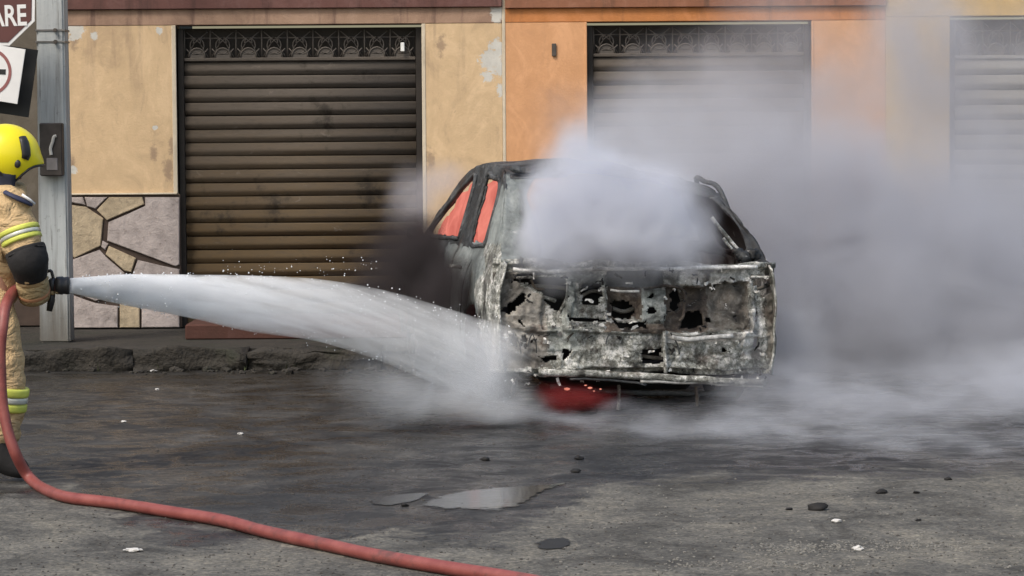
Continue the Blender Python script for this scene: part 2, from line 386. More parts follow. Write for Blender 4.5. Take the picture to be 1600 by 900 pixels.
bx0, bx1 = wx(103), wx(790)
tan = tag(empty('tan_house', ((bx0 + bx1) / 2, DW, SWZ)), 'tan plastered shopfront with dark brown rolling shutter and peeling paint', 'house')
def par(o): return o
def hb(name, x0, x1, z0, z1, m, parent, y0=DW, y1=DW + 0.25, bev=0.004):
    bm = bmesh.new(); box(bm, x0, x1, y0, y1, z0, z1, bev); o = obj(name, bm, m)
    o.parent = parent; o.matrix_parent_inverse = Matrix.Translation(-Vector(parent.location)); return o
def reparent(o, p): o.parent = p; o.matrix_parent_inverse = Matrix.Translation(-Vector(p.location)); return o
sx0, sx1 = wx(277), wx(660)
zs = wz(304, 190)                              # top of the stone cladding
hb('wall', bx0, sx0, SWZ, LZ, M['tan'], tan)
hb('wall', sx1, bx1 - 0.022, SWZ, LZ, M['tan'], tan)
hb('joint_strip', bx1 - 0.022, bx1 + 0.004, SWZ, TOPZ - 0.3, M['paleedge'], tan, DW - 0.004)
zb1 = wz(13, 470)
hb('lintel_band', bx0, bx1 - 0.022, LZ, zb1, M['band'], tan, DW - 0.003)
hb('canopy_slab', bx0 - 0.02, bx1 - 0.022, zb1, zb1 + 0.14, M['slab'], tan, DW - 0.035)
hb('upper_wall', bx0, bx1 - 0.022, zb1 + 0.14, TOPZ, M['tan'], tan)
hb('roof', bx0, bx1 - 0.022, TOPZ, TOPZ + 0.12, M['slab'], tan, DW - 0.1, DW + DEPTH)
hb('side_wall', bx0, bx0 + 0.2, SWZ, TOPZ, M['greywall'], tan, DW + 0.25, DW + DEPTH)
# reveals beside the shutter, the lit look of the jambs put into a pale colour
hb('reveal', sx0 - 0.035, sx0 + 0.0, zs + 0.002, LZ - 0.002, M['paleedge'], tan, DW - 0.006, DW + 0.1)
hb('reveal', sx1 + 0.0, sx1 + 0.03, SWZ, LZ - 0.002, M['paleedge'], tan, DW - 0.006, DW + 0.1)
s1 = shutter(None, 277, 660, LZ - 0.02, wz(95, 470), 21.0 / 198.6, M['shutter'], 'rolling_shutter', 9)
reparent(s1, tan)
hb('door_step', at(289, 515, DW - 1.25).x, sx1 - 0.01, SWZ - 0.012, SWZ + 0.105, M['redstep'], tan, DW - 1.25, DW - 0.006, 0.012)
hb('lamp_bracket', wx(627), wx(633), wz(80, 630), wz(66, 630), simple('white_plastic', (0.8, 0.8, 0.78), 0.4), tan, DW + 0.04, DW + 0.07)
# crazy paving of flagstones
hb('ledge', wx(109), wx(276), zs - 0.001, zs + 0.012, M['paleedge'], tan, DW - 0.03, DW - 0.001, 0.003)
hb('mortar_bed', wx(109), wx(281), SWZ + 0.0, zs - 0.002, M['mortar'], tan, DW - 0.012, DW - 0.002)
ST = [('t', [(112, 320), (135, 323), (162, 341), (158, 384), (117, 403), (112, 397)]), ('p', [(133, 308), (168, 308), (150, 326), (137, 322)]),
      ('t', [(152, 328), (171, 308), (223, 308), (226, 319), (168, 344)]), ('p', [(170, 347), (229, 322), (227, 308), (281, 308), (281, 413), (275, 416), (168, 376)]),
      ('p', [(161, 376), (170, 381), (165, 390), (159, 385)]), ('t', [(171, 384), (213, 403), (206, 425), (196, 423), (166, 397)]),
      ('p', [(112, 406), (156, 390), (167, 402), (195, 426), (195, 455), (150, 470), (112, 455)]), ('p', [(216, 406), (274, 420), (281, 420), (281, 470), (205, 463), (208, 428)]),
      ('p', [(112, 460), (150, 474), (185, 478), (185, 512), (112, 512)]), ('t', [(188, 468), (219, 470), (219, 512), (188, 512)]), ('p', [(222, 470), (281, 475), (281, 512), (222, 512)]),
      ('p', [(112, 308), (130, 308), (134, 320), (112, 316)])]
for kd, P in ST:
    cxp = sum(p[0] for p in P) / len(P); cyp = sum(p[1] for p in P) / len(P); W = []
    for px, py in P:
        px += (cxp - px) * 0.004; py += (cyp - py) * 0.004; q = at(px, py, DW); W.append((q.x, max(q.z, SWZ + 0.003)))
    bm = bmesh.new(); prism(bm, W, DW - 0.03 - random.uniform(0, 0.008), DW - 0.012, 0.005)
    reparent(obj('flagstone', bm, M['stone_' + kd]), tan)

ox1 = wx(1384)
orange = tag(empty('orange_house', ((bx1 + ox1) / 2, DW, SWZ)), 'orange plastered shopfront with rolling shutter half hidden by smoke', 'house')
a0, a1 = wx(918), wx(1268)
hb('wall', bx1 + 0.004, a0, SWZ, LZ2, M['orange'], orange); hb('wall', a1, ox1, SWZ, LZ2, M['orange'], orange)
zb2 = wz(11, 1100)
hb('lintel_band', bx1 + 0.004, ox1, LZ2, zb2, M['oband'], orange, DW - 0.003); hb('canopy_slab', bx1 + 0.004, ox1, zb2, zb2 + 0.14, M['oslab'], orange, DW - 0.035)
hb('upper_wall', bx1 + 0.004, ox1, zb2 + 0.14, TOPZ, M['orange'], orange); hb('roof', bx1 + 0.004, ox1, TOPZ, TOPZ + 0.12, M['oslab'], orange, DW - 0.1, DW + DEPTH)
hb('reveal', a0 - 0.02, a0, SWZ, LZ2 - 0.002, M['orange'], orange, DW - 0.005, DW + 0.1); hb('reveal', a1, a1 + 0.02, SWZ, LZ2 - 0.002, M['orange'], orange, DW - 0.005, DW + 0.1)
s2 = shutter(None, 918, 1268, LZ2 - 0.02, wz(88, 1095), 21.5 / 198.6, M['shutter'], 'rolling_shutter', 8); reparent(s2, orange)
hb('wall_plate', wx(863), wx(870), wz(88, 866), wz(68, 866), M['grille'], orange, DW - 0.02, DW - 0.001)
y1_ = wx(2000)
yel = tag(empty('ochre_house', ((ox1 + y1_) / 2, DW, SWZ)), 'ochre plastered house with grey shutter at the edge of the thick smoke', 'house')
b0, b1 = wx(1484), wx(1850)
hb('wall', ox1, b0, SWZ, LZ3, M['yellow'], yel); hb('wall', b1, y1_, SWZ, LZ3, M['yellow'], yel)
hb('lintel_band', ox1, y1_, LZ3, LZ3 + 0.2, M['yellow'], yel, DW - 0.003); hb('upper_wall', ox1, y1_, LZ3 + 0.2, TOPZ, M['yellow'], yel); hb('roof', ox1, y1_, TOPZ, TOPZ + 0.12, M['oslab'], yel, DW - 0.1, DW + DEPTH)
s3 = shutter(None, 1484, 1850, LZ3 - 0.02, wz(92, 1540), 23.5 / 198.6, M['shutter_grey'], 'rolling_shutter', 8); reparent(s3, yel)
gx0 = wx(-700)
gh = tag(empty('grey_house', ((gx0 + bx0) / 2, DW + 0.5, SWZ)), 'dark grey weathered house wall behind the street signs', 'house')
hb('wall', gx0, bx0 - 0.03, SWZ, TOPZ - 0.6, M['greywall'], gh, DW + 0.35, DW + 0.6); hb('roof', gx0, bx0 - 0.03, TOPZ - 0.6, TOPZ - 0.45, M['slab'], gh, DW + 0.2, DW + DEPTH)
hb('plinth', gx0, bx0 - 0.03, SWZ, SWZ + 0.5, M['mortar'], gh, DW + 0.3, DW + 0.35)

# ------------------------------------------------------------------ utility pole with meter box
PY = 20.3
pl = tag(empty('utility_pole', at(84, 500, PY)), 'square grey concrete utility pole with a dark box strapped to it', 'pole')
pl.location = (at(86, 300, PY).x, PY, SWZ)
bm = bmesh.new(); h = 6.0; s_ = F / PY
vs = []
for (z, w) in ((-0.01, 0.112), (h, 0.085)):
    for (sx, sy) in ((-1, -1), (1, -1), (1, 1), (-1, 1)): vs.append(bm.verts.new((sx * w, sy * w, z)))
for q in ((0, 1, 5, 4), (1, 2, 6, 5), (2, 3, 7, 6), (3, 0, 4, 7), (4, 5, 6, 7), (3, 2, 1, 0)): bm.faces.new([vs[i] for i in q])
bmesh.ops.bevel(bm, geom=bm.edges[:], offset=0.014, segments=2, affect='EDGES')
obj('shaft', bm, M['concrete'], pl)
for zz in (wz(48, 80) - 0.1,): pass
mb = bmesh.new(); c0 = at(63, 275, PY - .2); c1 = at(97, 192, PY - .2)
lx = pl.location.x
box(mb, c0.x - lx, c1.x - lx, -0.215, -0.118, c0.z - SWZ, c1.z - SWZ, 0.008)
mbx = obj('meter_box', mb, simple('dark_box_steel', (0.055, 0.045, 0.04), 0.55, 0.3, 0.4), pl)
bm = bmesh.new(); cc = [at(px, py, PY - .23) - pl.location for px, py in ((80, 242), (79, 232), (82, 222), (84, 214), (88, 212))]
tube(bm, catmull(cc, 4), 0.012, 6); obj('cable_loop', bm, simple('pale_cable', (0.5, 0.48, 0.44), 0.6), mbx)
bm = bmesh.new(); c0 = at(66, 262, PY - .23); 
box(bm, c0.x - lx + .03, c0.x - lx + .11, -0.222, -0.212, c0.z - SWZ - .02, c0.z - SWZ + .07, .004); obj('meter_window', bm, simple('meter_face', (0.22, 0.2, 0.2), 0.3), mbx)
for py in (48, 66):
    bm = bmesh.new(); c = at(80, py, PY); zz = c.z - SWZ
    box(bm, -0.108, 0.108, -0.108, 0.108, zz - .006, zz + .006); obj('strap', bm, simple('steel_band', (0.22, 0.21, 0.2), 0.5, 0.6), pl)
    bm = bmesh.new(); tube(bm, [(0.04, -0.10, zz), (0.04, -0.135, zz)], 0.014, 8); obj('bolt', bm, M['grille'], pl)

# ------------------------------------------------------------------ street signs on one post
SY = 19.75; ss_ = F / SY
m_signred = simple('faded_red_sign_paint', (0.10, 0.034, 0.03), 0.5, 0, 0.2, 5)
m_white = simple('white_sign_paint', (0.75, 0.74, 0.73), 0.5, 0, 0.06, 5)
m_black = simple('black_sign_paint', (0.012, 0.012, 0.012), 0.6)
def ngon_prism(pts, y0, y1, name, m, parent, bevel=0.002):
    bm = bmesh.new(); prism(bm, pts, y0, y1, bevel); o = obj(name, bm, m); reparent(o, parent); return o
oc = at(-12, 4, SY)
stop = tag(empty('stop_sign', oc), 'faded red octagonal stop sign lettered PARE with a white border', 'traffic sign')
def octo(r, c=oc): return [(c.x + r * math.cos(R(22.5 + 45 * i) - 0.03), c.z + r * math.sin(R(22.5 + 45 * i) - 0.03)) for i in range(8)]
rr = 66.5 / ss_ / math.cos(R(22.5))
ngon_prism(octo(rr), SY - 0.004, SY, 'border', m_white, stop)
ngon_prism(octo(rr * 0.925), SY - 0.008, SY - 0.004, 'face', m_signred, stop, 0.001)
cu = bpy.data.curves.new('lettering', 'FONT'); cu.body = 'PARE'; cu.size = 0.185; cu.align_x = 'CENTER'; cu.align_y = 'CENTER'; cu.extrude = 0.001; cu.offset = 0.004
t_ = bpy.data.objects.new('lettering', cu); COL.objects.link(t_)
me = bpy.data.meshes.new_from_object(t_.evaluated_get(bpy.context.evaluated_depsgraph_get())); bpy.data.objects.remove(t_)
lt = link('lettering', me, m_white); me.transform(Matrix.Translation((oc.x + 0.03, SY - 0.0095, oc.z - 0.105)) @ Matrix.Rotation(R(90), 4, 'X') @ Matrix.Rotation(0.03, 4, 'Z') @ Matrix.Translation((0.235, 0, 0)) @ Matrix.Diagonal((0.80, 1.12, 1, 1)) @ Matrix.Translation((-0.235, 0, 0))); reparent(lt, stop)
nc = at(-16, 112, SY - 0.03)
nos = tag(empty('arrow_sign', nc), 'tilted white square sign with a red ring and black bar', 'traffic sign')
def rot(pts, a, c): return [(c.x + x * math.cos(a) + z * math.sin(a), c.z - x * math.sin(a) + z * math.cos(a)) for x, z in pts]
hw, hh = 50 / ss_, 43 / ss_
ta = R(9.5)
ngon_prism(rot([(-hw, -hh), (hw, -hh), (hw, hh), (-hw, hh)], ta, nc), SY - 0.034, SY - 0.030, 'panel', m_white, nos)
bm = bmesh.new(); r0, r1 = 0.150, 0.172
ringc = Vector((nc.x - 0.015, 0, nc.z))
va = [[bm.verts.new((ringc.x + r_ * math.cos(i * math.pi / 24), yy, ringc.z + r_ * math.sin(i * math.pi / 24))) for i in range(48)] for r_, yy in ((r0, SY - .0365), (r1, SY - .0365), (r1, SY - .034), (r0, SY - .034))]
for i in range(48):
    for q in range(4): bm.faces.new((va[q][i], va[q][(i + 1) % 48], va[(q + 1) % 4][(i + 1) % 48], va[(q + 1) % 4][i]))
reparent(obj('ring', bm, simple('red_ring_paint', (0.25, 0.09, 0.085), 0.5)), nos)
ngon_prism(rot([(-0.12, -0.016), (0.115, -0.018), (0.115, 0.020), (-0.12, 0.018)], R(2), nc), SY - 0.0365, SY - 0.034, 'bar', m_black, nos, 0.0005)
bc = at(-4, 128, SY + 0.14)  # black panel behind the white sign, tilted like it and offset right and down
bk = tag(empty('black_panel', bc), 'black tilted panel behind the white sign', 'traffic sign')
ngon_prism(rot([(-0.26, -0.22), (0.26, -0.22), (0.26, 0.27), (-0.26, 0.27)], R(9), bc), SY + 0.125, SY + 0.13, 'panel', m_black, bk)
bm = bmesh.new(); box(bm, bc.x - 0.04, bc.x - 0.01, SY + 0.05, SY + 0.125, bc.z - 0.03, bc.z + 0.0); reparent(obj('bracket', bm, M['grille']), bk)
pc = at(-14, 300, SY + 0.03)
sp = tag(empty('sign_post', (pc.x, SY + 0.03, SWZ)), 'thin grey steel post carrying the traffic signs', 'sign post')
bm = bmesh.new(); tube(bm, [(0, 0, -0.005), (0, 0, oc.z + 0.25 - SWZ)], 0.028, 12); obj('tube', bm, simple('galvanised_steel', (0.3, 0.3, 0.3), 0.45, 0.7), sp, True)
bm = bmesh.new(); tube(bm, [(0, 0, oc.z + 0.25 - SWZ), (0, 0, oc.z + 0.265 - SWZ)], 0.031, 12); obj('cap', bm, M['grille'], sp, True)

# ------------------------------------------------------------------ burnt car
def burnt(name, cols, sc=1.0, contrast=1.0, metal=0.1):
    m, n, b = mat(name); p = n.obj()
    a = n.noise(p, 5.5 * sc, 8, 0.72, 0.8); f = n.noise(p, 24 * sc, 6, 0.75, 0.5); v = n.vor(n.vm('ADD', p, n.noise(p, 9, 3, 0.5, 0, True)), 11 * sc)
    g = n.m('ADD', n.m('MULTIPLY', a, 0.5), n.m('ADD', n.m('MULTIPLY', f, 0.42), n.m('MULTIPLY', v, 0.10)))
    k = len(cols) - 1; lo, hi = 0.47 - 0.15 / contrast, 0.47 + 0.15 / contrast
    c = n.ramp(g, [(lo + (hi - lo) * i / k, q) for i, q in enumerate(cols)])
    rust = n.ss(n.noise(n.vm('ADD', p, (3, 7, 1)), 4.2, 5, 0.65), 0.56, 0.68, 0, 0.75)
    big = n.noise(n.vm('ADD', p, (0, 2, 8)), 3.4 * sc, 4, 0.6, 1.0); c = n.mix(1.0, c, n.ramp(big, [(0.36, (0.34, 0.33, 0.32)), (0.48, (1.05, 1.05, 1.03)), (0.62, (1.75, 1.74, 1.70))]), 'MULTIPLY')
    c = n.mix(rust, c, n.ramp(f, [(0.35, (0.02, 0.014, 0.011)), (0.6, (0.085, 0.048, 0.032))]))
    ash = n.ss(n.noise(n.vm('MULTIPLY', n.vm('ADD', p, (1.3, 0, 5)), (1, 1, 2.4)), 11, 6, 0.75), 0.62, 0.69, 0, 0.85)
    c = n.mix(ash, c, (0.50, 0.49, 0.48))
    setp(n, b, c, n.ss(f, 0.3, 0.7, 0.45, 0.8), metal, n.bump(n.m('ADD', f, n.m('MULTIPLY', a, 2.0)), 0.7, 0.015)); return m
M['burnt'] = burnt('burnt_ashy_steel', [(0.010, 0.009, 0.009), (0.035, 0.032, 0.030), (0.15, 0.148, 0.132), (0.23, 0.235, 0.218), (0.50, 0.49, 0.48)], 1.5, 1.5)
M['burnt_side'] = burnt('heat_blued_steel', [(0.035, 0.036, 0.037), (0.085, 0.095, 0.096), (0.15, 0.165, 0.165), (0.21, 0.225, 0.225)], 0.6, 0.8)
M['char'] = burnt('charred_black_steel', [(0.006, 0.006, 0.007), (0.02, 0.02, 0.022), (0.045, 0.048, 0.052), (0.10, 0.105, 0.11)], 0.8, 0.8)
M['rust'] = burnt('rusted_inner_panel', [(0.012, 0.009, 0.008), (0.035, 0.024, 0.02), (0.075, 0.058, 0.046), (0.15, 0.13, 0.11)], 1.2)
M['soot'] = simple('soot', (0.010, 0.009, 0.009), 0.9, 0, 0.5, 10)
CAR_D = 15.85; HWC = 0.865
c0 = at(997, 600, CAR_D); YAW, CROLL = R(12), R(1.6)
car_o = Vector((at(773, 500, CAR_D).x + 0.845 * math.cos(YAW), CAR_D + 0.845 * math.sin(YAW), 0))
car = tag(empty('burnt_car', car_o), 'burnt out grey hatchback seen from behind with open tailgate recesses and missing glass', 'car')
car.rotation_euler = (0, CROLL, YAW)
MW = Matrix.Translation(car_o) @ car.rotation_euler.to_matrix().to_4x4()
def cw(u, v, w): return MW @ Vector((u, v, w))
def wob(p, a=0.012, f=4.0): 
    q = Vector(p) * f; return Vector((mnoise.noise(q), mnoise.noise(q + Vector((9, 3, 1))), mnoise.noise(q + Vector((2, 8, 5))))) * a
def topline(v):                                 # roofline of the side, w over v
    K = [(0.0, 0.86), (0.10, 0.89), (0.2, 0.955), (0.40, 1.15), (0.58, 1.31), (0.76, 1.395), (1.05, 1.43), (1.5, 1.435), (1.85, 1.395), (2.1, 1.31), (2.4, 1.13), (2.72, 0.94), (3.0, 0.90), (3.5, 0.82), (3.8, 0.72)]
    for (a, b), (c, d) in zip(K, K[1:]):
        if a <= v <= c: return b + (d - b) * ((v - a) / (c - a))
    return K[-1][1]
def halfw(v, w):
    h = HWC - 0.03 * max(0, (0.35 - v) / 0.35) ** 2 - 0.12 * max(0, (v - 3.2) / 0.6) ** 2
    h -= 0.31 * max(0, w - 0.88) + 0.05 * max(0, (w - 0.6) / 0.3) ** 2 * (w <= 0.9) + 0.05 * (w > 0.9)
    h -= 0.05 * max(0, (0.5 - w) / 0.3) ** 2; return h
WH = [(0.64, 0.275), (3.07, 0.275)]
SIDEWIN = [[(0.62, 0.955), (0.73, 1.30), (1.02, 1.355), (1.22, 1.35), (1.08, 0.965)], [(1.46, 0.965), (1.56, 1.345), (1.80, 1.31), (2.08, 1.195), (2.50, 0.965)]]
def side_panel(s):
    bm = bmesh.new(); NV, NT = 150, 56; V = [[None] * (NT + 1) for _ in range(NV + 1)]; C = {}
    for i in range(NV + 1):
        v = 3.8 * i / NV; tp = topline(v); bt = 0.24 if v > 0.3 else 0.24 + 0.0 * (0.3 - v)
        for j in range(NT + 1):
            w = bt + (tp - bt) * j / NT; u = s * halfw(v, w)
            sag = -0.09 * sst(0.95, 1.35, w) if s > 0 else 0
            p = Vector((u, v, w + sag)) + wob((u, v, w), 0.016, 5)
            V[i][j] = bm.verts.new(p); C[i, j] = (v, w)
    for i in range(NV):
        for j in range(NT):
            v = (C[i, j][0] + C[i + 1, j][0]) / 2; w = (C[i, j][1] + C[i, j + 1][1]) / 2
            if any(math.hypot(v - a, w - b) < 0.325 for a, b in WH) and w < 0.62: continue
            if any(inpoly(v, w, P) for P in (SIDEWIN if s < 0 else SIDEWIN[1:])): continue
            bm.faces.new((V[i][j], V[i + 1][j], V[i + 1][j + 1], V[i][j + 1]))
    for v_ in [v_ for v_ in bm.verts if not v_.link_faces]: bm.verts.remove(v_)
    o = obj('side_panel', bm, [M['burnt_side'], M['char'], M['burnt'], M['soot']], car, True)
    for p in o.data.polygons:
        c = p.center
        if c.z > 1.30 + 0.02 * math.sin(c.y * 30) or (c.y > 1.08 and c.z > 0.93) or c.y > 1.6 + 0.5 * mnoise.noise(c * 4) or (s > 0 and c.z > 0.93): p.material_index = 1
        if s > 0 and c.z > .9: p.material_index = 3
        elif c.y + 0.1 * math.sin(c.z * 25) < 0.52 and c.z < 0.97: p.material_index = 2
    md = o.modifiers.new('solid', 'SOLIDIFY'); md.thickness = 0.012; md.offset = 0
    return freeze(o)
side_panel(-1); side_panel(1)
# door shut lines and window frames on the left flank
def strip(name, pts, r, m, parent=None, s=-1, off=0.006):
    bm = bmesh.new(); q = catmull(pts, 5)
    tube(bm, [Vector((s * (halfw(v, w) + off), v, w)) for v, w, *_ in [(a.x, a.y) for a in [Vector((p.x, p.y, 0)) for p in q]]], r, 6)
    return obj(name, bm, m, parent or car, True)
for s in (-1, 1):
    strip('window_frame', [(p[0], p[1], 0) for p in SIDEWIN[0] + SIDEWIN[0][:1]], 0.016, M['char'], s=s)
    strip('window_frame', [(p[0], p[1], 0) for p in SIDEWIN[1] + SIDEWIN[1][:1]], 0.016, M['char'], s=s)
    strip('door_seam', [(0.74, 0.93, 0), (0.90, 0.80, 0), (0.98, 0.62, 0), (1.02, 0.3, 0)], 0.008, M['soot'], s=s, off=0.0)
    strip('door_seam', [(1.36, 0.93, 0), (1.36, 0.6, 0), (1.34, 0.28, 0)], 0.008, M['soot'], s=s, off=0.0)
    bm = bmesh.new(); tube(bm, [(s * 0.85, 1.24, 0.80), (s * 0.895, 1.21, 0.805), (s * 0.895, 1.12, 0.805), (s * 0.85, 1.09, 0.80)], 0.011, 6); obj('door_handle', bm, M['burnt'], car, True)
    bm = bmesh.new(); lump(bm, (s * 0.92, 2.36, 0.97), 0.06, 3 + s, (0.9, 0.5, 0.7), 2); obj('mirror', bm, M['char'], car, True)
    # inner wheel house
    for wv, wwz in WH:
        bm = bmesh.new(); prev = None
        for k in range(13):
            a = math.pi * k / 12; pa = [bm.verts.new((s * q, wv + 0.33 * math.cos(a), wwz + 0.33 * math.sin(a))) for q in (0.76, 0.52)]
            if prev: bm.faces.new((prev[0], prev[1], pa[1], pa[0]))
            prev = pa
        obj('wheel_housing', bm, M['soot'], car)
# roof, bonnet
def sheet(name, v0, v1, nv, nu, fn, m, hole=0.0, parent=None):
    bm = bmesh.new(); V = [[bm.verts.new(fn(v0 + (v1 - v0) * i / nv, -1 + 2 * j / nu)) for j in range(nu + 1)] for i in range(nv + 1)]
    for i in range(nv):
        for j in range(nu):
            c = V[i][j].co
            if hole and mnoise.noise(c * 3.0) > hole: continue
            bm.faces.new((V[i][j], V[i + 1][j], V[i + 1][j + 1], V[i][j + 1]))
    o = obj(name, bm, m, parent or car, True); md = o.modifiers.new('s', 'SOLIDIFY'); md.thickness = 0.012; md.offset = 0
    return freeze(o)
def roof_fn(v, t):
    w = topline(v); h = halfw(v, w) - 0.004; u = t * h
    sag = -0.09 * sst(-0.3, 1.0, t)
    return Vector((u, v, w + 0.045 * (1 - t * t) + sag)) + wob((u, v, w), 0.03, 4) * (1 - abs(t) ** 4) 
sheet('roof_panel', 0.66, 2.05, 40, 36, roof_fn, M['char'])
def frame_fn(s, wd):
    def f(v, t):
        w = topline(v); h = halfw(v, w); k = (t + 1) / 2
        sag = (-0.09 * sst(0.95, 1.35, w)) if s > 0 else 0
        return Vector((s * (h + 0.008 - wd(v) * k), v + 0.03 * k, w + 0.012 * k + sag)) + wob((s, v, w + k), 0.012, 7)
    return f
sheet('hatch_frame', 0.06, 0.72, 24, 8, frame_fn(-1, lambda v: 0.20 + 0.05 * math.sin(v * 9)), M['burnt_side'])
sheet('hatch_frame', 0.06, 0.72, 24, 6, frame_fn(1, lambda v: 0.06 + 0.02 * math.sin(v * 11)), M['char'])
def hood_fn(v, t):
    w = topline(v); h = halfw(v, w) - 0.004; u = t * h
    return Vector((u, v, w + 0.03 * (1 - t * t))) + wob((u, v, w), 0.03, 4) * (1 - abs(t) ** 4)
sheet('bonnet', 2.74, 3.78, 26, 30, hood_fn, M['char'])
# roof gutter lumps at the rear edge (melted trim)
bm = bmesh.new()
for k in range(9): lump(bm, (-0.60 + 0.035 * k, 0.68 + 0.05 * random.random(), 1.40 + 0.02 * random.random()), random.uniform(0.025, 0.05), k, (1.3, 1, 0.7), 2, 0.7)
obj('melted_trim', bm, M['char'], car, True)
bm = bmesh.new(); box(bm, -0.74, 0.74, 0.10, 3.6, 0.24, 0.27); obj('floor_pan', bm, M['soot'], car)
bm = bmesh.new(); box(bm, -0.72, 0.72, 3.70, 3.74, 0.28, 0.70, 0.01); obj('front_panel', bm, M['char'], car)
bm = bmesh.new(); box(bm, -0.70, 0.70, 2.62, 2.66, 0.27, 0.92, 0.01); obj('firewall', bm, M['char'], car)
bm = bmesh.new(); box(bm, -0.60, 0.60, 0.86, 0.92, 0.27, 0.80, 0.02); obj('seat_back_frame', bm, M['char'], car)
for s in (-1, 1):
    bm = bmesh.new(); P = [(s * 0.34 + q, 1.75 + 0.05 * math.sin(i), z) for i, (q, z) in enumerate(((-0.2, 0.3), (-0.2, 0.85), (-0.12, 1.02), (0.12, 1.02), (0.2, 0.85), (0.2, 0.3)))]
    tube(bm, catmull(P, 4), 0.014, 6)
    for zz in (0.5, 0.65, 0.8): tube(bm, [(s * 0.34 - 0.2, 1.75, zz), (s * 0.34 + 0.2, 1.76, zz + 0.02)], 0.006, 5)
    obj('front_seat_frame', bm, M['rust'], car, True)

# rear end: relief sheet with real openings, features traced in photograph coordinates
HOLE = [ [(806, 431), (884, 431), (886, 462), (876, 488), (862, 482), (852, 462), (826, 448), (806, 442)],
         [(1172, 432), (1206, 432), (1206, 452), (1190, 470), (1180, 452)],
         [(906, 447), (942, 445), (944, 462), (936, 474), (914, 474), (905, 462)],
         [(958, 472), (990, 470), (994, 490), (985, 498), (958, 492)],
         [(1048, 460), (1060, 453), (1068, 470), (1062, 490), (1050, 488)], [(1072, 490), (1100, 488), (1104, 514), (1066, 514)],
         [(888, 492), (948, 495), (950, 501), (890, 500)], [(955, 498), (1010, 500), (1010, 512), (968, 510)],
         [(794, 523), (803, 522), (804, 542), (795, 541)], [(811, 524), (821, 524), (822, 545), (812, 544)],
         [(782, 486), (816, 458), (822, 461), (820, 468), (796, 490)], [(812, 500), (817, 498), (818, 509), (814, 511)],
         [(879, 544), (890, 543), (890, 558), (880, 559)], [(1001, 546), (1034, 545), (1034, 570), (1002, 569)],
         [(1182, 488), (1187, 486), (1187, 503), (1183, 505)], [(1180, 528), (1187, 524), (1186, 545), (1181, 548)],
         [(1126, 543), (1132, 543), (1132, 550), (1126, 550)], [(1014, 458), (1022, 458), (1022, 465), (1014, 465)], [(1013, 478), (1025, 478), (1025, 487), (1013, 487)],
         [(845, 556), (870, 552), (874, 560), (850, 566)], [(1108, 500), (1114, 497), (1116, 505), (1109, 508)] ]
RELIEF = [ ([(950, 421), (1034, 419), (1036, 448), (948, 450)], 0.035), ([(950, 450), (1000, 450), (1000, 498), (950, 498)], 0.05),
           ([(1104, 444), (1166, 440), (1168, 516), (1104, 516)], 0.045), ([(1040, 447), (1104, 447), (1104, 518), (1040, 518)], 0.05),
           ([(1002, 452), (1042, 450), (1042, 502), (1002, 502)], -0.01), ([(880, 430), (896, 430), (892, 520), (880, 520)], -0.02),
           ([(1168, 440), (1176, 440), (1182, 500), (1174, 520)], -0.025), ([(800, 505), (1200, 519), (1200, 527), (800, 516)], -0.02),
           ([(1036, 520), (1042, 520), (1042, 582), (1036, 582)], -0.018), ([(835, 576), (1198, 578), (1198, 586), (835, 584)], 0.05),
           ([(835, 552), (878, 552), (878, 578), (835, 578)], -0.015), ([(1160, 486), (1180, 486), (1180, 540), (1160, 540)], -0.02), ([(850, 466), (884, 470), (884, 520), (848, 512)], 0.03) ]
bm = bmesh.new(); NU, NW = 190, 84; V = {}; PX = {}
for i in range(NU + 1):
    for j in range(NW + 1):
        u = -0.855 + 1.71 * i / NU; w = 0.235 + (0.895 - 0.235) * j / NW
        v = 0.11 * (abs(u) / 0.855) ** 6 + 0.06 * sst(0.5, 0.89, w) - 0.03
        p0 = Vector((u, v, w)); px = proj(cw(u, v, w)); PX[i, j] = px
        d = sum(dd for P, dd in RELIEF if inpoly(px[0], px[1], P))
        if w > 0.862: d -= 0.025
        q = p0 * 9; d += 0.016 * mnoise.noise(q) + 0.010 * mnoise.noise(q * 2.7) + 0.02 * abs(mnoise.noise(Vector((u * 2, 0, w * 16))))
        V[i, j] = bm.verts.new(p0 + Vector((0, d, 0)) + wob(p0, 0.022, 6))
for i in range(NU):
    for j in range(NW):
        px = (PX[i, j][0] + PX[i + 1, j + 1][0]) / 2; py = (PX[i, j][1] + PX[i + 1, j + 1][1]) / 2
        jx = 5 * mnoise.noise(Vector((px * .12, py * .12, 1))) + 2 * mnoise.noise(Vector((px * .4, py * .4, 1))); jy = 4 * mnoise.noise(Vector((px * .12, py * .12, 7)))
        if any(inpoly(px + jx, py + jy, P) for P in HOLE): continue
        bm.faces.new((V[i, j], V[i + 1, j], V[i + 1, j + 1], V[i, j + 1]))
for v_ in [v_ for v_ in bm.verts if not v_.link_faces]: bm.verts.remove(v_)
bm.faces.ensure_lookup_table()
M['taupe'] = burnt('taupe_scaled_steel', [(0.05, 0.045, 0.042), (0.13, 0.12, 0.108), (0.20, 0.185, 0.168), (0.27, 0.255, 0.235)], 1.2, 1.2)
M['pale'] = burnt('pale_ash_steel', [(0.06, 0.058, 0.055), (0.30, 0.295, 0.28), (0.42, 0.415, 0.40), (0.62, 0.60, 0.60)], 2.2, 1.3)
M['brown'] = burnt('brown_scaled_steel', [(0.03, 0.025, 0.022), (0.08, 0.068, 0.058), (0.125, 0.112, 0.098), (0.19, 0.18, 0.165)], 1.2, 1.2)
M['green'] = burnt('grey_green_steel', [(0.07, 0.075, 0.072), (0.16, 0.17, 0.16), (0.24, 0.255, 0.242), (0.40, 0.41, 0.40)], 1.6, 1.2)
